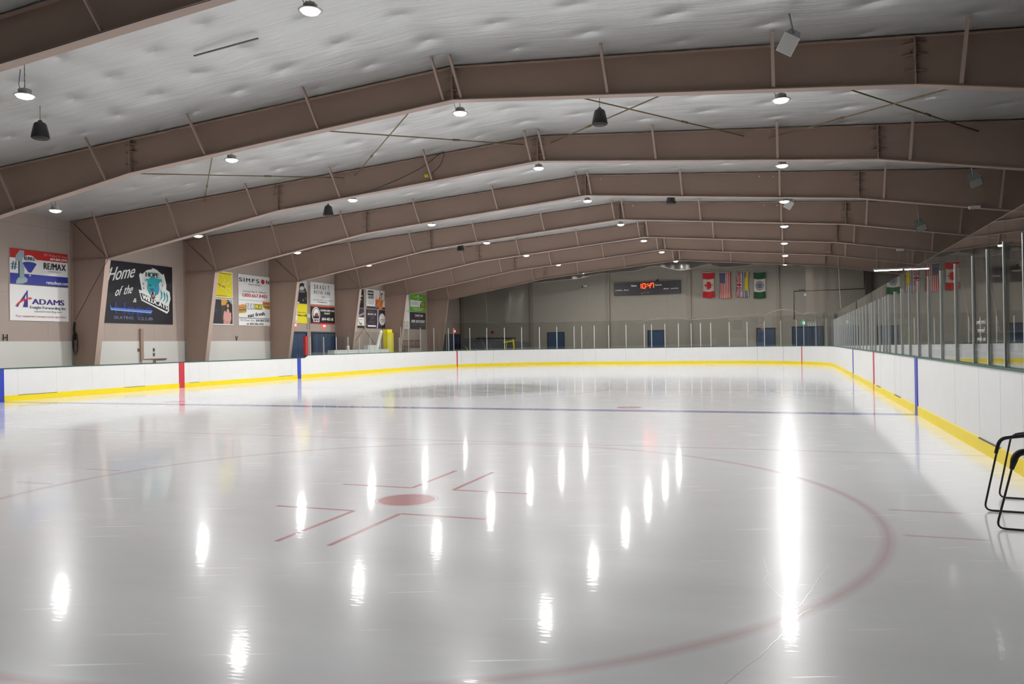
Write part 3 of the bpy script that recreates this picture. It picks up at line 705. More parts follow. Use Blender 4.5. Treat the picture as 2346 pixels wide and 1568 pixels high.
o = swag('net_drop', xs, [min(dtop(x), roof(x) - .2) for x in xs], [10.45 + .1 * math.sin(x) for x in xs], 97.4, M['netb'], None, root)
MB().tube([(44.1, 97.4, 22.6), (44.25, 97.4, 18), (44.4, 97.4, 14), (44.5, 97.4, 11.9), (45.0, 97.4, 10.2)], .06, 5).build('edge_rope', mat('rope_beige', (196, 180, 150), .6), root, (44, 97, 15))
def top_rope(pts, label):
    v = []
    for (a, za), (b, zb), h in pts:
        for i in range(9):
            t = i / 8; v.append((a + (b - a) * t, 98.5, za + (zb - za) * t + 4 * h * t * (1 - t)))
    MB().tube(v, .035, 5).build('foot_rope', mat('hem_grey', (150, 148, 142), .4), root, v[0])
top_rope([((-45, 10.3), (-32.1, 9.4), 1.2), ((-32.1, 9.4), (-27.6, 9.3), .35)], 'thin pale rope arching above the far glass at left')
top_rope([((.5, 9.4), (12.7, 10.0), 1.0), ((12.7, 10.0), (19, 10.2), .1), ((19, 10.2), (24.2, 10.4), .35), ((24.2, 10.4), (28.9, 10.5), .35)], 'thin pale rope arching above the far glass below the flags')
top_rope([((28.9, 10.5), (36.9, 10.5), 1.3), ((36.9, 10.5), (41.5, 9.7), .9)], 'thin pale rope arching above the far glass at right')
o = MB().tube([(-36.9, 97, 19.4), (-36.4, 97, 15), (-36.2, 97, 10.6)], .04, 5).build('drop_rope', mat('hem_grey', (150, 148, 142), .4), root, (-36.5, 97, 15))
b = MB(); n = 24
for i in range(n + 1):
    t = i / n; x = -36.8 + 12 * t
    for k in range(5):
        u = k / 4; b.v.append((x, 97.2 + .3 * math.sin(9 * t + u), (19.5 + .5 * t) * (1 - u) + (10.6 - .2 * t) * u))
for i in range(n):
    for k in range(4): b.f.append([5 * i + k, 5 * i + k + 1, 5 * i + 6 + k, 5 * i + 5 + k]); b.mi.append(0); b.sm.append(True)
nf = glass_material('net_film', (.93, .93, .92), .28, .04, .2)
b.build('sheer_net', nf, root, (0, 97, 15))

# ------------------------------------------------------------------ doors
def door(n, o, Rv, w, h, leaves, label, pil=.35):
    o = Vector(o); Rv = Vector(Rv); V = Vector((0, 0, 1)); N = Rv.cross(V)
    fr = MB(); fr.obox(o - Rv * .25, Rv * .25, V * (h + .25), N * .22); fr.obox(o + Rv * w, Rv * .25, V * (h + .25), N * .22); fr.obox(o + V * h, Rv * w, V * .25, N * .22)
    d = fr.build('door_%d' % n, M['doordark'], None, o); d['kind'] = 'structure'; d['label'] = label
    for i in range(leaves):
        lw = w / leaves; q = o + Rv * (lw * i)
        lf = MB().obox(q + Rv * .02, Rv * (lw - .04), V * (h - .03), N * .1).build('door_leaf', M['doorblue'], d, q)
        hx = q + Rv * (lw - .4 if i == 0 and leaves > 1 else (.25 if leaves > 1 else lw - .4)) + V * 3.3 + N * .1
        MB().obox(hx, Rv * .15, V * .6, N * .12).build('door_handle', M['steel'], lf, hx)
    return d
door(1, (XL, 33.3, 0), (0, 1, 0), 5.2, 7.7, 2, 'dark blue double door on the left wall, left of the red pad')
door(2, (XL, 40.5, 0), (0, 1, 0), 7.4, 7.7, 2, 'wide dark blue double door on the left wall behind the first glass panes')
door(3, (XL, 96.7, 0), (0, 1, 0), 2.8, 7.7, 1, 'narrow dark blue door at the far end of the left wall')
door(4, (XL, 101.4, 0), (0, 1, 0), 7.4, 7.8, 2, 'dark blue double door beside the far left corner')
door(5, (-24.5, YF, 0), (1, 0, 0), 4.1, 7.8, 1, 'dark blue door on the far wall, left of the scoreboard')
door(6, (1.35, YF, 0), (1, 0, 0), 3.8, 7.8, 1, 'dark blue door on the far wall below the scoreboard')
door(7, (27.0, YF, 0), (1, 0, 0), 3.8, 7.8, 1, 'dark blue door on the far wall below the green flag')
door(8, (34.9, YF, 0), (1, 0, 0), 6.3, 7.95, 2, 'dark blue double door on the far wall below the green exit sign')
# stone-coloured service slot in left wall by the doors
o = MB().box(XL, XL + .4, 38.6, 39.4, 10.5, 11.2).build('junction_box', M['boxgrey'], None, (XL, 39, 10.8)); tag(o, 'white junction box on the left wall between the two rows of signs', 'box')
for y, l in ((38.95, 'left'), (39.7, 'right')):
    o = MB().tube([(XL + .1, y, 8.4), (XL + .1, y, 16.4)], .05, 6).build('conduit', M['flange'], None, (XL, y, 8.4)); tag(o, 'thin vertical conduit between the sign pairs above the blue doors, %s one' % l, 'conduit', 'conduits above the blue doors')

# ------------------------------------------------------------------ signs on the left wall
W = col(238, 238, 236); BK = col(20, 20, 24); YL = col(232, 216, 20); RD = col(178, 34, 30); NV = col(40, 50, 140)
PUR = col(52, 38, 56); GRY = col(120, 120, 122)
def wallpanel(y0, z0, w, h, board, x=XL + .02): return Panel((x, y0, z0), (0, 1, 0), (0, 0, 1), w, h, board)
# real-estate sign
s = wallpanel(-18.75, 12.85, 7.5, 4.0, W)
s.rect(0, 2.95, 7.5, 4.0, RD, 1).rect(0, 0, 7.5, 1.2, NV, 1)
s.poly([(.75, .35), (1.0, .75), (1.0, 2.6), (.65, 2.55), (.7, 3.2), (1.2, 3.85), (1.75, 3.85), (1.75, .9), (2.15, .65), (2.1, .3), (1.5, .05), (.7, 0.0)], col(150, 170, 176), 2)
s.poly([(1.0, .75), (1.15, .75), (1.15, 2.6), (1.0, 2.6)], col(30, 50, 70), 3)
s.text('#', .12, 1.7, .7, .9, col(60, 96, 116), 4, bold=.04)
s.ell(2.4, 2.65, .92, .75, W, 4); s.poly([(1.5, 2.45)] + [(2.4 + .9 * math.cos(math.radians(a)), 2.4 + .22 * math.sin(math.radians(a))) for a in range(170, 9, -20)] + [(3.28, 2.4), (2.6, 1.4), (2.25, 1.4)], NV, 5)
s.line([(2.27, 1.4), (2.35, 1.1)], .04, W, 5).line([(2.58, 1.4), (2.5, 1.1)], .04, W, 5).rect(2.33, .95, 2.53, 1.1, W, 5)
s.text('RE/MAX', 1.72, 2.78, 1.35, .42, col(40, 50, 60), 6, bold=.02)
s.text('287 Wallace St. Hope', 4.25, 3.5, 3.15, .28, col(215, 165, 160)).text('604.869.2945', 5.1, 3.07, 2.3, .3, W, bold=.015)
s.text('RE/MAX', 4.25, 1.95, 2.95, .75, BK, bold=.035).text('NYDA REALTY', 4.85, 1.62, 1.8, .18, GRY).text('remaxhope.com', 4.55, .2, 2.9, .42, W, bold=.01)
s.build('wall_sign', 'red, white and blue real-estate sign with a balloon and a big number one', 'sign', 'advertising signs on the left wall')
# freight sign
s = wallpanel(-18.8, 8.65, 7.6, 4.1, W)
VI = col(58, 36, 120)
s.poly([(.7, 1.55), (2.2, 3.6), (2.2, 1.55), (1.55, 1.55), (1.75, 2.2), (1.5, 2.35), (1.15, 1.9), (.95, 1.55)], VI, 1).poly([(1.75, 2.45), (2.0, 3.05), (2.0, 2.5)], W, 2)
s.poly([(.55, 1.6), (1.0, 2.1), (1.6, 2.5), (2.35, 2.62), (2.35, 2.76), (2.8, 2.6), (2.35, 2.42), (2.35, 2.5), (1.6, 2.25), (1.0, 1.85)], col(206, 40, 60), 3)
s.text('ADAMS', 2.75, 1.95, 4.2, .62, VI, bold=.05).text('Freight Forwarding Inc.', 2.45, 1.42, 4.8, .32, col(50, 48, 80), bold=.01)
s.text('adamsforwarding.com', 3.0, 1.02, 3.6, .24, GRY).text('Your equipment transportation specialists', .6, .42, 6.6, .24, col(170, 50, 70), shear=.25)
s.build('wall_sign', 'white freight company sign with a large purple letter A and red arrow', 'sign', 'advertising signs on the left wall')
# team banner
s = wallpanel(-6.0, 8.65, 11.9, 8.15, col(13, 13, 22))
TL_ = col(16, 140, 150); T2 = col(40, 130, 176); WG = col(222, 224, 220)
s.text('Home', .55, 5.35, 4.3, 1.7, WG, shear=.42, bold=.03, tilt=.2).text('of the', 1.7, 3.5, 2.8, 1.15, WG, shear=.42, bold=.022, tilt=.2).line([(.5, 6.7), (.75, 7.0), (1.3, 6.8)], .14, WG, 3).text('&', 4.7, 2.85, .6, .55, WG, shear=.3)
s.poly([(5.85, 6.6), (6.1, 6.9), (6.4, 6.75), (7.2, 7.35), (8.3, 7.6), (8.0, 7.8), (9.0, 7.55), (10.0, 6.95), (10.3, 7.1), (10.75, 5.6), (10.7, 4.9), (11.35, 4.6), (11.5, 3.6), (11.2, 2.75), (11.2, 1.9), (10.8, 1.5), (8.5, 2.35), (6.2, 3.15), (5.75, 4.6), (6.3, 4.5)], WG, 1)
s.ell(8.3, 5.7, 2.0, 1.55, col(204, 206, 202), 2)
s.poly([(5.98, 4.15), (6.35, 3.3), (8.5, 2.55), (10.8, 1.8), (11.0, 2.0), (10.95, 2.6), (8.6, 3.35), (6.3, 4.15)], BK, 2)
s.text('WILDCATS', 6.35, 3.4, 4.5, .62, W, 4, bold=.05, tilt=-.3)
s.text('HOPE', 7.0, 6.45, 2.3, .62, col(18, 50, 56), 4, bold=.06, tilt=.0)
s.poly([(6.9, 6.2), (7.4, 6.15), (7.8, 6.4), (8.5, 6.5), (9.2, 6.3), (9.9, 6.3), (9.6, 5.9), (9.3, 5.7), (9.4, 4.9), (9.2, 4.2), (8.6, 3.9), (8.4, 3.4), (8.1, 3.3), (7.9, 3.9), (7.5, 4.3), (7.2, 4.9), (7.3, 5.6), (7.15, 5.95)], TL_, 5)
s.poly([(8.5, 5.4), (9.3, 5.4), (9.35, 4.7), (9.1, 4.2), (8.6, 4.0)], T2, 6).poly([(7.45, 5.45), (7.95, 5.3), (7.95, 5.2), (7.5, 5.3)], BK, 6).poly([(8.35, 5.35), (8.95, 5.5), (8.9, 5.35), (8.4, 5.22)], WG, 6)
s.poly([(7.7, 4.9), (8.4, 4.9), (8.25, 4.6), (8.05, 4.5), (7.85, 4.6)], col(14, 80, 96), 6).poly([(7.75, 4.45), (8.5, 4.45), (8.6, 3.65), (8.3, 3.45), (7.95, 3.6)], BK, 6).poly([(7.8, 4.4), (7.95, 4.4), (7.88, 3.85)], WG, 7).poly([(8.3, 4.4), (8.5, 4.4), (8.45, 3.75)], WG, 7).ell(8.2, 3.85, .18, .22, col(200, 120, 110), 7)
for dx in (0, .55, 1.05): s.poly([(9.6 + dx, 4.9 - dx * .3), (9.95 + dx, 4.4 - dx * .35), (9.9 + dx, 3.7 - dx * .35), (9.4 + dx * .9, 3.2 - dx * .35), (9.75 + dx, 3.8 - dx * .35)], TL_, 5)
for q in ((6.5, 5.4), (6.55, 4.8), (9.95, 5.4), (6.9, 5.9), (9.8, 6.0)): s.poly([(q[0] - .15, q[1] + .2), (q[0] + .15, q[1] + .1), (q[0] + .05, q[1] - .2)], col(60, 120, 122), 4)
DB = col(24, 34, 108)
s.text('Hope', 1.7, 1.2, 6.3, 1.55, DB, 3, bold=.06)
s.poly([(.95, 2.45), (1.15, 2.0), (8.1, 1.85), (7.9, 1.55), (1.0, 1.75)], col(74, 120, 196), 5).poly([(1.0, 1.75), (7.9, 1.55), (7.8, 1.48), (1.1, 1.68)], col(190, 205, 225), 6)
s.text('SKATING', 1.55, .55, 3.2, .38, col(120, 130, 165)).text('CLUB', 5.55, .5, 2.6, .38, col(120, 130, 165))
s.build('team_banner', 'large black banner with white script and a teal snarling cat crest', 'banner')
# yellow map poster
s = wallpanel(10.8, 13.0, 7.95, 4.1, W)
s.rect(.15, .12, 7.8, 3.98, YL, 1)
OR = col(150, 90, 20)
s.line([(1.5, 3.3), (4, 3.7), (5.6, 3.6), (6.1, 2.7), (5.2, 1.6), (6.3, 1.2), (6.9, .5), (7.4, .6), (7.3, 1.5), (6.2, 1.6)], .1, col(240, 236, 150), 2).line([(3.6, 1.7), (5.4, 2.0), (7.0, 2.4), (7.3, 3.3), (7.6, 3.5), (7.5, 2.6), (6.9, 2.3)], .1, col(240, 236, 150), 2)
s.text('VALLEYVIEW', 1.2, 2.7, 5.0, .35, OR, shear=-.1, tilt=-.25, bold=.01).rect(4.9, 3.72, 7.6, 3.82, OR, 3).rect(3.6, .28, 6.5, .36, OR, 3)
s.build('wall_sign', 'yellow map poster half hidden behind a column, above the portrait poster', 'sign', 'advertising signs on the left wall')
s = wallpanel(10.8, 8.8, 7.95, 4.05, W)
s.rect(.15, .15, 7.8, 3.93, col(34, 34, 44), 1).rect(5.2, .15, 7.8, 3.93, col(60, 52, 46), 2)
s.poly([(5.2, 3.0), (5.2, 3.93), (7.0, 3.93), (6.2, 3.1)], col(206, 156, 50), 3).poly([(6.3, 3.93), (7.8, 3.93), (7.8, 3.2)], col(150, 160, 176), 3)
s.poly([(6.3, 2.0), (6.3, 3.2), (6.7, 3.7), (7.2, 3.65), (7.6, 3.0), (7.7, 1.2), (7.1, 1.6), (6.6, 1.5)], col(36, 26, 30), 4)
s.poly([(5.65, .2), (5.6, 1.3), (5.75, 2.0), (6.2, 2.35), (6.6, 2.45), (7.1, 2.3), (7.4, 1.9), (7.45, 1.0), (7.1, .2)], col(206, 152, 144), 5).ell(6.65, 3.0, .27, .42, col(200, 146, 122), 6).rect(6.5, 2.4, 6.8, 2.75, col(200, 146, 122), 6).poly([(6.3, 3.3), (6.6, 3.55), (6.95, 3.5), (7.25, 3.1), (7.35, 2.0), (7.0, 1.9), (6.95, 3.0), (6.75, 3.35), (6.4, 3.2)], col(36, 26, 30), 7).poly([(6.3, 3.3), (6.4, 2.6), (6.3, 1.9), (6.1, 2.2)], col(36, 26, 30), 7)
s.line([(5.5, 1.0), (6.0, .5), (6.9, .45)], .2, col(190, 130, 110), 7).text('SERINA', 2.1, 2.0, 2.2, .4, col(80, 78, 88))
s.build('wall_sign', 'dark poster showing a woman in pink with long dark hair', 'sign', 'advertising signs on the left wall')
s = wallpanel(20.1, 12.95, 7.95, 4.1, W)
for ch, x, ww in (('S', .15, .75), ('I', 1.3, .16), ('M', 1.9, .95), ('P', 3.35, .62), ('S', 4.45, .75), ('N', 7.0, .8)): s.text(ch, x, 2.9, ww, .62, BK, bold=.03)
s.ell(6.15, 3.2, .45, .38, RD, 3)
s.text('NOTARIES', 2.45, 2.45, 3.2, .22, GRY, bold=.008).text('Serving Hope & Chilliwack', 1.1, 1.25, 5.9, .34, GRY).text('1.800.667.8403', 1.0, .5, 6.2, .55, RD, bold=.03)
s.build('wall_sign', 'white notary sign with a red dot for a letter and red phone number', 'sign', 'advertising signs on the left wall')
s = wallpanel(20.1, 8.8, 7.95, 4.1, W)
def sub_roll(a, b, sx):
    s.ell(a, b + .35, 1.15, .45, col(214, 140, 50), 1); s.ell(a, b, 1.15, .22, col(170, 80, 40), 2); s.ell(a, b - .18, 1.2, .2, col(120, 150, 50), 3); s.ell(a, b - .45, 1.1, .38, col(220, 160, 50), 1); s.ell(a + .1 * sx, b - .02, .8, .1, col(230, 190, 150), 4)
s.poly([(0, 1.9), (0, 3.2), (1.2, 3.45), (1.8, 3.1), (1.9, 2.2), (1.6, 2.05)], col(216, 142, 50), 1).poly([(0, 2.3), (0, 2.8), (1.7, 3.0), (1.8, 2.5)], col(150, 70, 40), 2).poly([(0, 2.15), (0, 2.4), (1.85, 2.6), (1.85, 2.35)], col(120, 150, 50), 3).line([(0, 2.62), (1.7, 2.85)], .1, col(230, 200, 170), 3)
s.poly([(6.0, 4.0), (7.93, 4.0), (7.93, 2.8), (6.6, 2.9), (6.1, 3.3)], col(190, 100, 40), 1).poly([(6.1, 3.3), (7.93, 3.25), (7.93, 3.05), (6.5, 3.0)], col(110, 140, 50), 3).line([(6.2, 3.45), (7.9, 3.5)], .12, col(222, 180, 150), 3).poly([(6.7, 2.95), (7.93, 2.95), (7.93, 2.75), (7.0, 2.78)], col(220, 160, 60), 3)
DG = col(20, 60, 40)
s.text('SUB', 1.55, 2.65, 2.2, .92, DG, 4, shear=.25, bold=.13).text('WAY', 3.75, 2.65, 2.2, .92, DG, 4, shear=.25, bold=.13).text('SUB', 1.6, 2.7, 2.15, .82, W, 6, shear=.25, bold=.05).text('WAY', 3.8, 2.7, 2.15, .82, YL, 6, shear=.25, bold=.05)
s.text('eat fresh.', 2.25, 1.3, 4.4, .6, BK, 4, bold=.05, tilt=.12).rect(0, 1.17, 7.95, 1.25, BK, 2)
s.text('761 Water Ave.', .3, .68, 3.6, .36, GRY).text('604-869-2702', 4.2, .68, 3.55, .36, BK, bold=.02).text('or 604-206-4455', 1.9, .12, 4.3, .36, BK, bold=.015)
s.build('wall_sign', 'white sandwich shop sign with green, white and yellow slanted letters', 'sign', 'advertising signs on the left wall')
# third bay
s = wallpanel(30.9, 13.05, 8.0, 4.1, col(206, 206, 206))
s.poly([(4.9, 0), (5.3, 2.0), (5.6, 2.3), (5.7, 3.5), (6.6, 3.75), (7.2, 3.6), (7.6, 2.8), (8.0, 2.0), (8.0, 0)], BK, 1).poly([(5.7, 2.7), (6.2, 3.1), (7.0, 3.1), (7.2, 2.7), (6.8, 2.4), (5.9, 2.4)], col(200, 202, 204), 2).poly([(5.6, 2.3), (7.4, 2.35), (7.3, 2.0), (5.7, 1.95)], col(120, 122, 124), 2).poly([(7.1, 3.4), (7.35, 3.3), (7.55, 2.7), (7.3, 2.9)], W, 3)
s.rect(4.4, 0, 5.6, .25, W, 2).rect(6.7, .4, 6.82, .8, W, 3).rect(7.4, .7, 7.6, 1.1, GRY, 3)
s.build('wall_sign', 'black and white photo sign of a pickup truck, above the first blue door', 'sign', 'advertising signs on the left wall')
s = wallpanel(30.9, 9.45, 8.0, 3.5, W)
s.rect(5.0, 0, 8.0, 3.5, YL, 1).text('Alarms on Demand', 5.1, 1.85, 2.7, .28, OR).text('KidSport.ca/BC', 5.05, 1.3, 2.8, .32, BK, bold=.012).text('TREK', 2.9, 1.5, 1.9, .5, BK, bold=.03).rect(4.55, 1.9, 4.72, 2.1, RD, 4)
s.ell(4.45, .35, .3, .25, BK, 2).ell(4.45, .37, .2, .16, W, 3)
s.build('wall_sign', 'half white, half yellow sign above the first blue door', 'sign', 'advertising signs on the left wall')
s = wallpanel(40.1, 13.1, 8.0, 4.1, W)
for t, z, hh in (('SKAGIT', 2.85, .8), ('MOTOR INN', 1.95, .58)):
    x = 1.1; n_ = len(t); st = 5.5 / n_
    for ch in t:
        if ch != ' ': s.text(ch, x, z, st * .5 if ch != 'I' else .1, hh, BK, bold=.01)
        x += st
s.line([(3.5, 1.45), (3.7, 1.6), (4.4, 1.6), (4.6, 1.45)], .05, GRY, 3).rect(3.7, 1.25, 3.95, 1.42, GRY, 3).rect(4.2, 1.25, 4.45, 1.42, GRY, 3)
s.text('reservations 1.800.', .7, .75, 3.3, .2, GRY).text('phone 604.869.5220', 4.2, .75, 3.3, .2, GRY).text('www.skagitmotel.ca', 2.2, .35, 3.2, .24, BK, bold=.008)
s.build('wall_sign', 'white motel sign with tall thin black capitals', 'sign', 'advertising signs on the left wall')
s = wallpanel(40.15, 9.5, 7.95, 3.35, BK)
s.rect(0, 3.1, 7.95, 3.35, col(190, 60, 20), 1).rect(0, 0, 7.95, .2, col(160, 20, 26), 1)
s.ell(1.6, 1.7, 1.35, 1.4, WG, 1).ell(1.6, 1.7, 1.12, 1.18, col(40, 40, 70), 2).ell(1.6, 1.8, .92, 1.0, W, 3).rect(.75, .9, 2.45, 1.35, BK, 4).poly([(1.0, 1.35), (1.1, 1.7), (1.7, 2.05), (2.15, 1.9), (2.3, 1.35)], col(150, 60, 40), 5).rect(.6, .3, 2.6, .95, W, 5).text('NFW', .85, .42, 1.5, .4, BK, 7, bold=.03)
s.text('LICENSED INSPECTION', 3.05, 2.35, 4.7, .34, W, bold=.02).text('FACILITY', 4.3, 1.8, 2.0, .34, W, bold=.02).text('604-402-1111', 3.5, .65, 3.8, .52, W, bold=.03)
s.build('wall_sign', 'black truck inspection sign with red edges and a round emblem', 'sign', 'advertising signs on the left wall')
# fourth bay
s = wallpanel(51.2, 13.1, 8.0, 3.9, BK)
s.text('MORTGAGES', 3.2, 2.25, 4.3, .34, W, bold=.02).text('and Realty', 4.2, 1.55, 3.0, .32, W, bold=.015).text('604 869 2929', 4.5, .95, 2.9, .2, GRY).text('hope bc', 5.0, .6, 1.6, .18, GRY)
s.build('wall_sign', 'plain black sign with white words, half hidden behind a column', 'sign', 'advertising signs on the left wall')
s = wallpanel(51.2, 8.95, 8.0, 4.0, PUR)
s.poly([(3.2, 2.35), (5.2, 2.5), (8, 3.2), (8, 2.85), (5.6, 2.1)], col(150, 140, 150), 1).text('RIMES', 4.6, 3.0, 1.3, .25, W).rect(0, .45, 8, 2.15, W, 2).text('auto glass', 5.0, 1.65, 2.4, .22, BK).text('Signs', 5.9, .75, 1.2, .34, BK, bold=.02).text('vinyl', 4.0, .8, .8, .2, BK)
s.build('wall_sign', 'purple and white sign half hidden behind a column, beside the round-logo poster', 'sign', 'advertising signs on the left wall')
s = wallpanel(60.3, 13.1, 8.0, 4.0, W)
s.rect(0, 0, 8, .45, PUR, 1).rect(.55, 2.75, 2.9, 3.75, BK, 1).text('RONA', .8, 3.05, 1.85, .42, W, bold=.03).text('HOPE', .7, 2.0, 2.3, .6, BK, bold=.04)
OG = col(214, 120, 40)
s.poly([(4.9, .2), (4.8, 1.6), (5.2, 2.0), (6.4, 2.0), (6.9, 1.6), (6.8, .2), (6.2, -.0), (5.4, 0)], OG, 2).poly([(3.6, .6), (3.7, 1.9), (4.2, 2.2), (4.8, 1.9), (4.9, .5)], col(200, 104, 36), 2)
s.poly([(5.4, 2.0), (5.6, 3.9), (5.95, 3.95), (5.8, 2.0)], OG, 2).poly([(6.2, 2.0), (6.1, 3.3), (6.5, 3.5), (6.5, 2.0)], col(190, 110, 60), 2).poly([(6.0, 3.2), (6.9, 3.6), (6.9, 3.3), (6.3, 3.0)], col(40, 30, 40), 3).line([(3.2, .3), (5.6, 2.6)], .14, col(60, 50, 70), 3).line([(3.9, 2.0), (4.1, 2.9)], .14, OG, 3)
s.poly([(3.4, .3), (4.2, .8), (5.0, .35), (4.3, .2)], col(120, 110, 150), 4)
for z in (1.55, 1.25, .95): s.rect(.6, z, 2.9, z + .07, GRY, 2)
s.build('wall_sign', 'white hardware store sign with an orange tool bag', 'sign', 'advertising signs on the left wall')
s = wallpanel(60.25, 8.95, 8.0, 3.95, PUR)
s.text('604-819-7736', .4, 2.75, 3.5, .4, W, bold=.015).text('NATURAL HEALTH', .6, 3.4, 2.9, .2, GRY).rect(.4, .3, 3.8, .62, W, 1)
for z in (2.3, 1.95, 1.4, 1.05): s.rect(1.2, z, 3.2, z + .06, GRY, 1)
s.poly([(4.65, 3.95), (4.95, 3.95), (4.75, 2.5), (4.85, 1.2), (4.45, 0), (4.15, 0), (4.5, 1.2), (4.5, 2.4)], W, 2).ell(6.55, 1.95, 1.3, 1.3, W, 1).text('Live Better', 5.45, 1.75, 2.2, .34, BK, shear=.2).text('WELLNESS', 5.65, 1.35, 1.8, .18, GRY)
s.build('wall_sign', 'purple poster with a large white round logo', 'sign', 'advertising signs on the left wall')
# fifth bay
s = wallpanel(71.8, 13.0, 7.9, 3.9, col(214, 218, 222)); s.rect(6.6, .2, 7.7, .3, GRY, 1).poly([(6.9, 3.9), (7.9, 3.9), (7.9, 2.2)], col(170, 190, 210), 1)
s.build('wall_sign', 'pale blank sign, upper one of the pair left of the green sign', 'sign', 'advertising signs on the left wall')
s = wallpanel(71.8, 9.0, 7.9, 3.9, col(214, 218, 222)); s.line([(5.2, 3.2), (6.4, 2.4), (7.0, .9)], .22, YL, 1).text('visit hope', 5.0, .6, 2.0, .25, GRY)
s.build('wall_sign', 'pale sign with a yellow curve, below the blank one left of the green sign', 'sign', 'advertising signs on the left wall')
s = wallpanel(80.2, 13.2, 8.2, 4.1, col(96, 160, 44))
s.rect(.1, 1.1, 6.9, 2.6, W, 1).poly([(5.0, 1.1), (5.2, 1.9), (6.0, 2.5), (7.4, 2.5), (8.0, 2.0), (8.0, 1.1)], col(110, 120, 50), 2).ell(6.6, 1.75, .9, .5, col(150, 150, 60), 3)
s.text('LOVE SMOOTHIE', 1.9, 3.2, 4.6, .3, W).poly([(4.0, 3.95), (4.45, 3.7), (4.0, 3.45), (3.55, 3.7)], W, 3).poly([(4.0, 3.05), (4.45, 2.9), (4.0, 2.7), (3.55, 2.9)], W, 3)
for z, a, c in ((2.1, .3, 3.6), (1.8, .3, 4.2), (1.5, .3, 4.6)): s.rect(a, z, c, z + .09, GRY, 3)
for z, a, c in ((.7, 1.2, 7.0), (.3, 2.0, 6.4)): s.rect(a, z, c, z + .1, W, 3)
s.build('wall_sign', 'bright green and white sign, upper right on the left wall', 'sign', 'advertising signs on the left wall')
s = wallpanel(80.2, 9.0, 8.1, 4.0, col(48, 40, 48))
s.text('CARSTAR', 2.3, 3.0, 4.3, .5, W, shear=.12, bold=.03).rect(2.2, 2.65, 3.0, 2.75, RD, 2).rect(3.4, 2.62, 6.0, 2.7, GRY, 2).text('HOPE AUTO BODY', .5, 1.5, 7.0, .68, W, bold=.04).text('966 6th Ave.', .9, .85, 2.6, .28, GRY).text('604-869-5244', 4.5, .85, 2.9, .28, GRY).text('hopeautobody.com', 2.3, .25, 3.6, .2, GRY)
s.build('wall_sign', 'dark car body shop sign with bold white capitals, under the green sign', 'sign', 'advertising signs on the left wall')
# riding-arena letters
for t, y, l in (('V', 19.2, 'black letter V standing on the white wall band below the portrait poster'), ('H', -19.7, 'black letter H at the left edge above the white wall band')):
    b = MB(); sc = .75 / GL['cap']; vs, fs, ww = GL[t]
    b.add([(XL + .12, y + px * sc * .9, 6.33 + py * sc) for px, py in vs], fs); b.add([(XL + .13, y + .03 + px * sc * .9, 6.33 + py * sc) for px, py in vs], fs)
    o = b.build('wall_letter', BK, None, (XL + .12, y, 6.3)); tag(o, l, 'letter', 'arena letters')
# exit signs
def exit_sign(o, Rv, label, m=None, w=1.0, h=.72):
    s = Panel(o, Rv, (0, 0, 1), w, h, m or M['exitred'], .2); s.text('EXIT', .1, .2, w - .2, h * .5, mat('exit_pale', (255, 215, 205), .5, emit=(255, 200, 190), es=1.6), 2, bold=.015)
    return s.build('exit_sign', label, 'exit sign', 'exit signs')
exit_sign((XL + .02, 34.5, 8.7), (0, 1, 0), 'lit red exit sign above the first blue door')
exit_sign((XL + .02, 43.8, 8.7), (0, 1, 0), 'lit red exit sign above the wide blue door')
exit_sign((XL + .02, 105.1, 8.4), (0, 1, 0), 'lit red exit sign in the far left corner')
s = Panel((36.6, YF + .01, 8.6), (1, 0, 0), (0, 0, 1), .95, .75, M['exitgreen'], .2); s.rect(.45, .05, .9, .7, mat('exit_white', (240, 250, 245), .5, emit=(220, 255, 240), es=1.2), 1).ell(.66, .5, .06, .06, M['exitgreen'], 2).rect(.6, .15, .72, .42, M['exitgreen'], 2)
s.build('exit_sign', 'lit green and white exit sign above the far right double door', 'exit sign', 'exit signs')
s = Panel((38.1, YF + .01, 8.15), (1, 0, 0), (0, 0, 1), 1.9, 1.0, col(200, 200, 198), .08); s.rect(.15, .75, 1.75, .85, BK, 1)
for xx in (.35, .95, 1.5): s.ell(xx, .48, .07, .08, BK, 1).rect(xx - .06, .12, xx + .06, .42, BK, 1)
s.build('pictogram_sign', 'white sign with three black pictograms above the far right double door', 'sign')

# ------------------------------------------------------------------ wall fittings, left
b = MB(); b.box(XL, XL + .35, -.2, .28, 3.5, 7.95); o = b.build('duct_cover', M['web'], None, (XL, 0, 4)); tag(o, 'taupe upright cable duct below the black banner', 'duct')
b = MB(); b.box(XL + .08, XL + .3, .28, 4.5, 3.72, 3.86); b.box(XL + .08, XL + .4, 1.75, 2.35, 2.5, 3.75); o = b.build('wall_tray', mat('tray_brown', (122, 92, 80), .6), None, (XL, 2, 3.7)); tag(o, 'thin brown tray along the white band below the black banner', 'tray')
o = MB().box(XL + .08, XL + .5, -.15, 1.7, 2.4, 3.7).build('utility_box', M['seam'], None, (XL, .8, 3)); tag(o, 'light grey box under the brown tray', 'box')
for y, z, l in ((-.55, 4.85, 'left of the duct'), (2.15, 4.85, 'right of the duct, upper one'), (2.15, 4.2, 'right of the duct, lower one')):
    o = MB().box(XL + .05, XL + .14, y, y + .32, z, z + .45).build('wall_outlet', mat('outlet', (92, 88, 80), .6), None, (XL, y, z)); tag(o, 'small dark outlet plate on the white band, ' + l, 'outlet', 'outlets on the white band')
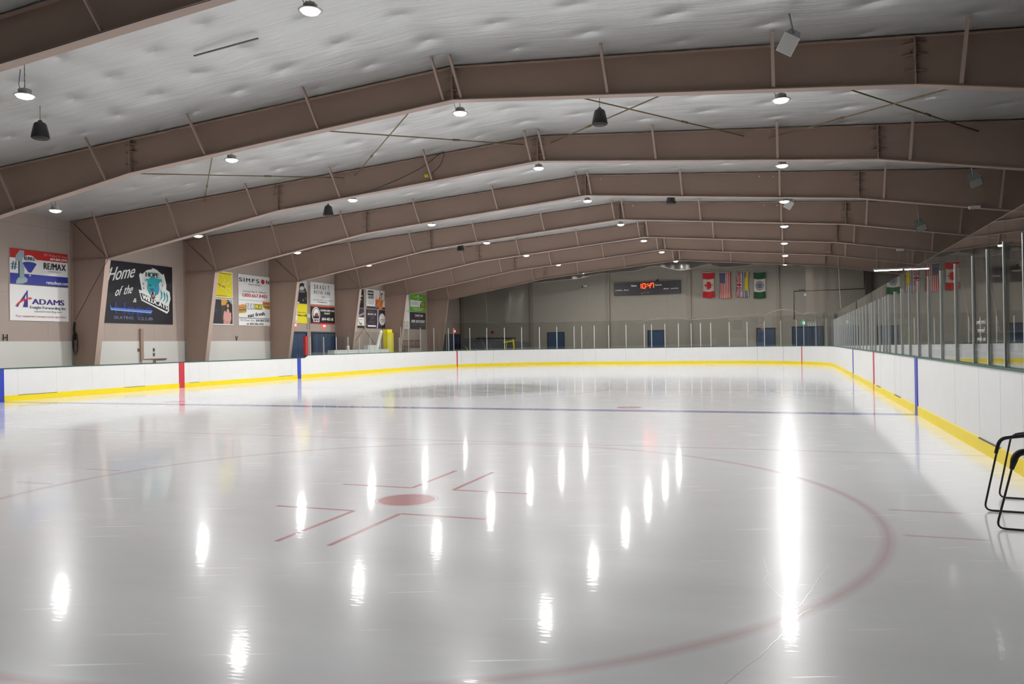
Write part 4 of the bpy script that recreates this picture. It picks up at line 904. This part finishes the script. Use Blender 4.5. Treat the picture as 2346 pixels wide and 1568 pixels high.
# cable coil on the column
b = MB(); b.tube([(-42.9, -10.85, 16.0), (-45.5, -10.95, 12.4), (-48.0, -11.0, 8.9)], .03, 5)
rnd = random.Random(5)
for k in range(7):
    cz = 6.6 - .15 * k; ry = .45 + .12 * rnd.random(); b.tube([(-48.1 + .75 * ry * math.cos(a * math.pi / 10) + .05 * k, -11.0 - .04 * k, cz + 1.5 * (1 + .1 * k) * ry * math.sin(a * math.pi / 10)) for a in range(20)], .03, 5, None, True)
b.tube([(-48.1, -11.05, 8.6), (-48.15, -11.1, 7.8), (-48.1, -11.05, 6.4)], .14, 6)
o = b.build('coiled_cable', M['rubber'], None, (-48, -11, 8)); tag(o, 'dark cable coiled on the column left of the black banner', 'cable')

# ------------------------------------------------------------------ things behind the left boards
b = MB(); b.box(-44.3, -42.9, 38.4, 58.6, 0, 4.52); o = b.build('foam_divider', col(226, 228, 226), None, (-46, 50, 0)); tag(o, 'long white foam divider lying behind the left glass', 'divider')
o = MB().box(-44.2, -43.8, 44.6, 44.9, 4.52, 5.3).build('white_stub', W, None, (-46, 47.7, 4.55)); tag(o, 'small white upright peg on the foam divider', 'peg')
o = MB().box(-44.2, -43.2, 50.8, 54.2, 4.52, 5.35).build('white_block', col(220, 222, 220), None, (-46, 56, 4.55)); tag(o, 'white block resting on the foam divider', 'block')
o = MB().bar((-44.75, 54.6, .1), (-44.75, 59.0, 8.3), .25, .7, None, (0, 1, 0)).build('leaning_plank', W, None, (-46, 57, 4)); tag(o, 'white plank leaning against the yellow pad', 'plank')
b = MB(); b.box(-44.6, -43.6, 59.4, 61.4, 0, 8.55); o = b.build('yellow_pad', col(214, 200, 10), None, (-46, 64, 0)); tag(o, 'tall yellow upright pad behind the left glass', 'pad')
MB().box(-44.5, -43.7, 61.4, 62.2, 0, 7.85).build('pad_step', col(196, 182, 12), o, (-46, 65, 0))
r = empty('slatted_rack', (-48, 78, 0), label='brown slatted rack standing behind the far left glass', cat='rack')
for z in (4.95, 6.3): MB().box(-48.0, -47.8, 73.3, 83.4, z - .1, z + .1).build('rail', mat('rack_brown', (130, 70, 48), .6), r, (-48, 78, z))
for i in range(21): y = 73.5 + i * .49; MB().box(-47.95, -47.85, y - .04, y + .04, 4.0, 6.25).build('slat', M['web'], r, (-48, y, 5))
for y in (73.4, 83.3): MB().box(-48.05, -47.75, y - .1, y + .1, 0, 6.3).build('leg', M['web'], r, (-48, y, 0))
o = MB().box(-47.6, -46.4, 75, 80, 0, 4.5).build('low_cabinet', col(176, 168, 156), None, (-47, 77, 0)); tag(o, 'beige low cabinet in front of the brown rack', 'cabinet')
# net frame folded behind the end glass
r = empty('covered_machine', (-38, 106, 0), label='large grey tarpaulin-covered machine behind the far left glass', cat='machine')
b = MB(); b.prism([(-46.5, 104.2, 0), (-46.5, 104.2, 6.2), (-45.8, 104.2, 6.8), (-41, 104.2, 6.9), (-36, 104.2, 6.0), (-30.4, 104.2, 5.8), (-29.2, 104.2, 5.2), (-29.0, 104.2, 0)], (0, 4.4, 0)); b.build('tarpaulin', mat('tarp_grey', (104, 104, 108), .45, noise=.15, nscale=2), r, (-38, 106, 3))
MB().tube([(-42 + i * .62, 104.0, 6.75 + .1 * (i % 2) - .015 * i) for i in range(18)], .22, 8).build('rolled_cover', mat('cover_dark', (52, 50, 48), .7), r, (-37, 104, 6.5))
MB().bar((-44, 103.9, 6.3), (-31.8, 103.9, 6.15), .3, .12).build('lifting_bar', M['steel'], r, (-37, 104, 6.2))
r2 = empty('yellow_lift_arm', (-32.5, 103.6, 0), label='yellow lifting arm in front of the tarpaulin-covered machine', cat='lift')
MB().bar((-34.5, 103.6, 5.6), (-31.9, 103.6, 5.9), .3, .35).build('arm', YL, r2, (-33, 103.6, 5.6)); MB().tube([(-31.9, 103.6, 6.4), (-31.7, 103.6, 4.5), (-32.0, 103.6, .05)], .22, 8).build('post', YL, r2, (-32, 103.6, 3)); MB().tube([(-33.6, 103.6, 5.6), (-33.8, 103.6, 4.3), (-33.6, 103.6, .05)], .1, 6).build('strut', YL, r2, (-33.6, 103.6, 3))
for i, (a, c) in enumerate((((-40.2, 6.6), (-37.6, 3.4)), ((-40.0, 6.2), (-38.4, 3.2)), ((-37.9, 5.1), (-36.6, 3.2)), ((-42.2, 5.6), (-40.8, 3.2)))):
    o = MB().tube([(a[0], 102.6, a[1]), (c[0] + .9, 102.2, .1)], .06, 6).build('leaning_pole', M['alu'], None, (a[0], 102.6, 3)); tag(o, 'thin white pole leaning before the covered machine, %s from the left' % ordn[(1, 2, 3, 0)[i]], 'pole', 'leaning poles at the far left')
o = MB().tube([(-45.9, 104, 4.9), (-44.6, 103.6, 4.2), (-44.2, 103.4, 3.4)], .12, 6).build('yellow_strap', YL, None, (-45, 104, 4)); tag(o, 'short yellow strap beside the covered machine', 'strap')
o = MB().lathe((-39.8, YF - .05, 8.4), [(.42, 0), (.42, .12), (.3, .28), (.1, .3)], 20, None, (0, -1, 0)).build('alarm_bell', mat('bell_red', (150, 24, 24), .4), None, (-39.8, YF, 8.4)); tag(o, 'round red alarm bell on the far wall', 'bell')

# ------------------------------------------------------------------ end wall: scoreboard, flags, pipes
sb = Panel((-7.0, YF + .01, 16.85), (1, 0, 0), (0, 0, 1), 16.4, 3.1, mat('scoreboard_black', (38, 34, 38), .45), .7)
WT = mat('score_white', (225, 222, 205), .5)
sb.text('Home', 4.35, 2.05, 1.35, .5, WT, bold=.03).text('Guests', 10.2, 2.05, 1.65, .45, WT, bold=.03).text('penalty', .4, 1.15, 1.7, .3, WT, bold=.02).text('player', 2.5, 1.15, 1.3, .3, WT, bold=.015).text('player', 12.35, 1.15, 1.3, .3, WT, bold=.015).text('penalty', 14.1, 1.15, 1.8, .3, WT, bold=.02).text('period', 7.3, .35, 1.5, .34, col(150, 130, 130)).poly([(6.8, .2), (7.1, .2), (6.95, .42)], WT, 2).rect(7.7, 1.1, 8.4, 1.14, col(140, 120, 130), 2)
ob = sb.build('scoreboard', 'long dark scoreboard on the far wall showing a red time', 'scoreboard')
SEG = {'0': 'abcdef', '1': 'bc', '4': 'bcfg', '7': 'abcf'}
b = MB(); b2 = MB()
def seg7(ch, x, y, w, h, t):
    L = dict(a=((x, y + h), (x + w, y + h)), b=((x + w, y + h), (x + w, y + h / 2)), c=((x + w, y + h / 2), (x + w, y)), d=((x, y), (x + w, y)), e=((x, y + h / 2), (x, y)), f=((x, y + h), (x, y + h / 2)), g=((x, y + h / 2), (x + w, y + h / 2)))
    for c in SEG[ch]:
        (x0, y0), (x1, y1) = L[c]
        for bb, tt, dp in ((b, t, .02), (b2, t * .22, .035)):
            if x0 == x1: bb.box(sb.o.x + x0 - tt / 2, sb.o.x + x0 + tt / 2, sb.o.y - .7 - dp, sb.o.y - .7, sb.o.z + min(y0, y1) + .02, sb.o.z + max(y0, y1) - .02)
            else: bb.box(sb.o.x + x0, sb.o.x + x1, sb.o.y - .7 - dp, sb.o.y - .7, sb.o.z + y0 - tt / 2, sb.o.z + y0 + tt / 2)
seg7('1', 6.55, 1.55, .25, 1.15, .15); seg7('0', 7.2, 1.55, .6, 1.15, .15); seg7('4', 8.5, 1.55, .5, 1.15, .15); seg7('7', 9.3, 1.6, .55, 1.15, .15)
for z in (1.85, 2.4):
    b.box(sb.o.x + 8.02, sb.o.x + 8.22, sb.o.y - .72, sb.o.y - .7, sb.o.z + z, sb.o.z + z + .2); b2.box(sb.o.x + 8.08, sb.o.x + 8.16, sb.o.y - .735, sb.o.y - .7, sb.o.z + z + .06, sb.o.z + z + .14)
dg = b.build('clock_digits', M['led'], ob, sb.o); b2.build('digit_cores', M['ledcore'], dg, sb.o)
o = MB().lathe((3.85, YF - .3, 20.25), [(.1, 0), (.2, .15), (.22, .4)], 12, None, (0, -1, 0)).build('siren', M['black'], None, (3.85, YF - .3, 20.3)); tag(o, 'small black siren above the scoreboard', 'siren')
MB().tube([(3.85, YF - .05, 20.1), (3.85, YF - .35, 20.35)], .05, 6).build('bracket', M['black'], o, (3.85, YF - .3, 20))
o = MB().box(-14.9, -13.9, YF - .5, YF, 19.4, 19.75).build('security_camera', W, None, (-14.5, YF, 19.5)); tag(o, 'small white security camera on the far wall left of the scoreboard', 'camera')
MB().lathe((-15.2, YF - .3, 19.35), [(.18, -.1), (.2, .1)], 12).build('camera_dome', M['black'], o, (-15.2, YF - .3, 19.3))

def flag(x0, x1, zt, zb, label, painter, rows=24, cols=16):
    """cloth hung by its top edge, gently folded; painter(u,v)->material, u across, v down"""
    b = MB(); v = []
    for j in range(rows + 1):
        for i in range(cols + 1):
            u = i / cols; t = j / rows; tw = 1 - .10 * math.sin(math.pi * t) * 1.0
            v.append((x0 + (x1 - x0) * (.5 + (u - .5) * tw), YF - .35 - .1 * math.sin(u * 9 + t * 2) * (.3 + t) - .1 * t, zt + (zb - zt) * t - .18 * math.sin(math.pi * u) * (1 - t * .2)))
    b.v = v
    for j in range(rows):
        for i in range(cols):
            b.f.append([j * (cols + 1) + i, (j + 1) * (cols + 1) + i, (j + 1) * (cols + 1) + i + 1, j * (cols + 1) + i + 1]); b.mi.append(b.mid(painter((i + .5) / cols, (j + .5) / rows))); b.sm.append(True)
    o = b.build('flag', None, None, (x0, YF - .3, zt)); tag(o, label, 'flag', 'flags hanging on the far wall')
    hr = MB().bar((x0 - .1, YF - .35, zt + .03), (x1 + .1, YF - .35, zt + .03), .08, .08).build('hanging_rod', M['alu'], o, (x0, YF - .3, zt))
    for xx in (x0 + .1, x1 - .1): MB().bar((xx, YF - .4, zt + .03), (xx, YF + .02, zt + .03), .06, .06).build('wall_bracket', M['alu'], hr, (xx, YF, zt))
    return o
FR, FW, FG, FBL, FY_ = col(176, 24, 30, .8), col(188, 182, 170, .8), col(28, 70, 42, .8), col(38, 44, 88, .8), col(205, 180, 16, .8)
LEAF = [(0, -.5), (.08, -.5), (.06, -.25), (.42, -.34), (.36, -.2), (.62, .05), (.5, .1), (.56, .3), (.34, .26), (.3, .34), (.12, .16), (.2, .5), (.08, .44), (0, .66)]
def inleaf(a, b):
    pts = LEAF + [(-x, y) for x, y in LEAF[::-1]]; c = False; j = len(pts) - 1
    for i in range(len(pts)):
        (xi, yi), (xj, yj) = pts[i], pts[j]
        if (yi > b) != (yj > b) and a < (xj - xi) * (b - yi) / (yj - yi) + xi: c = not c
        j = i
    return c
def canada(u, v):
    if v < .25 or v > .75: return FR
    return FR if inleaf((v - .5) * 3.4, (.5 - u) * 1.35 + .04) else FW
def usa(u, v):
    if u < .54 and v < .4: return FW if (int(u * 26) + int(v * 44)) % 3 == 0 and int(u * 26) % 2 else FBL
    return FR if int(u * 13) % 2 == 0 else FW
def bc(u, v):
    if u < .42:
        a, b = u / .42 - .5, v - .5
        if abs(a) < .10 or abs(b) < .05: return FR
        if abs(a) < .18 or abs(b) < .09: return FW
        if abs(abs(a) - abs(b)) < .05: return FR
        if abs(abs(a) - abs(b)) < .13: return FW
        return col(90, 70, 120, .8)
    if u > .72 and (v > .2 and v < .72 and (u - .72) > .03 * ((int(v * 24)) % 2) or u > .86 and v < .75): return FY_
    return FBL if int((u - .42) * 12) % 2 else FW
def town(u, v):
    if v < .26 or v > .76: return FG
    d = math.hypot((u - .5) * 3, (v - .5) * 6)
    return col(92, 90, 104, .8) if d < 1.1 and not (.75 < d < .85) else FW
flag(14.6, 17.4, 21.6, 15.65, 'red and white maple leaf flag hanging on the far wall', canada, 48, 30)
flag(18.5, 21.2, 21.45, 15.35, 'flag of stars and red and white stripes hanging on the far wall', usa, 44, 26)
flag(22.4, 25.2, 21.4, 15.5, 'provincial flag with crosses, blue waves and yellow rays on the far wall', bc, 48, 34)
flag(26.3, 29.1, 21.15, 15.1, 'green and white flag with a grey round seal on the far wall', town, 44, 30)
b = MB(); b.tube([(35.2, YF - .15, 9.9), (35.2, YF - .15, 16.4), (50.2, YF - .15, 16.4), (50.2, YF - .15, 21.8)], .09, 6); o = b.build('black_pipe', mat('pipe_dark', (40, 36, 34), .5), None, (35.2, YF, 10)); tag(o, 'thin black pipe running up and across the far wall at right', 'pipe')
o = MB().box(37.4, 38.0, YF - .3, YF, 15.2, 15.8).build('small_speaker', M['boxgrey'], None, (37.7, YF, 15.5)); tag(o, 'small white box speaker below the black pipe', 'speaker')
o = MB().box(36.2, 37.6, YF - .45, YF, 16.45, 16.75).build('wall_lamp', mat('lamp_olive', (80, 84, 60), .5), None, (37, YF, 16.6)); tag(o, 'small dark lamp head on top of the black pipe', 'lamp')

# ------------------------------------------------------------------ bleachers and lights behind the tall side glass
r = empty('bleachers', (56, 20, 0), label='dark stepped bleachers behind the tall side glass', cat='bleachers')
for i in range(5):
    MB().box(51 + i * 2.6, 53.6 + i * 2.6, -40, 60, 0, 1.2 + i * 1.15).build('step', mat('step_dark', (50, 50, 52), .8), r, (52 + i * 2.6, 10, 0))
    MB().box(52.2 + i * 2.6, 53.2 + i * 2.6, -39.5, 59.5, 1.25 + i * 1.15 + .9, 1.25 + i * 1.15 + 1.02).build('seat_plank', mat('plank', (72, 68, 62), .6), r, (52 + i * 2.6, 10, 2 + i))
    for y in range(-38, 60, 14): MB().box(52.6 + i * 2.6, 52.8 + i * 2.6, y, y + .15, 1.2 + i * 1.15, 2.16 + i * 1.15).build('plank_support', M['steel'], r, (52 + i * 2.6, y, 2 + i))
for i, (a, c, l) in enumerate(((46.5, 50.6, 'left one'), (50.75, 54.2, 'right one, seen through the glass'))):
    r = empty('strip_light', (a, 50, 15.7), label='long lit fluorescent strip light over the bleachers, ' + l, cat='strip light', group='fluorescent strip lights')
    MB().box(a, c, 49.75, 50.25, 15.65, 15.85).build('housing', M['boxgrey'], r, (a, 50, 15.7)); MB().box(a + .1, c - .1, 49.82, 50.18, 15.52, 15.65).build('light_tube', M['tube'], r, (a, 50, 15.6))
    for x in (a + .5, c - .5): MB().tube([(x, 50, 15.85), (x, 50, roof(x) + .2)], .025, 5).build('hanging_wire', M['steel'], r, (x, 50, 16))

# ------------------------------------------------------------------ skating aids at the right edge
def rr(pts, rad, n=5):
    out = []
    for i, p in enumerate(pts):
        if i in (0, len(pts) - 1): out.append(Vector(p)); continue
        p = Vector(p); a = (Vector(pts[i - 1]) - p); b_ = (Vector(pts[i + 1]) - p); ra = min(rad, a.length * .45, b_.length * .45); A = p + a.normalized() * ra; B = p + b_.normalized() * ra
        for k in range(n + 1):
            t = k / n; out.append(A * (1 - t) ** 2 + p * 2 * t * (1 - t) + B * t * t)
    return out
BT_ = mat('tube_black', (26, 22, 26), .35)
def aid(name, loops, label):
    r = empty(name, loops[0][0], label=label, cat='skating aid', group='skating aids by the right boards')
    for (bx, by, bz), (tx, ty, tz), L, foam, lean in loops:
        path = rr([(bx + L, by + lean, bz + .02), (bx, by, bz + .035), (tx, ty, tz), (tx + L, ty + .5, tz + .12)], .22)
        MB().tube(path, .028, 10).build('side_loop', BT_, r, (bx, by, 0))
        if foam:
            fp = rr([(tx - .1, ty, tz - .42), (tx, ty, tz), (tx + .9, ty + .45, tz + .1)], .25, 8)
            MB().tube(fp, [.05] + [foam] * (len(fp) - 2) + [foam], 10).build('foam_grip', M['rubber'], r, (tx, ty, tz))
    (b0, t0, L, _, _l) = loops[0]
    if len(loops) > 1:
        b1, t1 = loops[1][0], loops[1][1]
        MB().tube([(b0[0] + L, b0[1], .05), (b1[0] + L, b1[1], .05)], .035, 8).build('cross_bar', BT_, r, (b0[0] + L, b0[1], 0)); MB().tube([(t0[0] + L * .95, t0[1] + .47, t0[2] + .11), (t1[0] + L * .95, t1[1] + .47, t1[2] + .11)], .035, 8).build('cross_bar', BT_, r, (t0[0] + L, t0[1], t0[2]))
    return r
aid('skating_aid', [((39.08, -57.13, 0), (39.5, -57.13, 2.1), 1.55, .05, -.05), ((39.92, -54.95, 0), (40.3, -54.95, 2.0), 1.2, .0, -.05)], 'black tube-frame skating aid standing farther back by the right boards')
aid('skating_aid', [((38.87, -59.5, 0), (39.35, -59.45, 2.0), 1.6, .085, -.1)], 'black tube-frame skating aid with thick foam grip, nearest at the right edge')
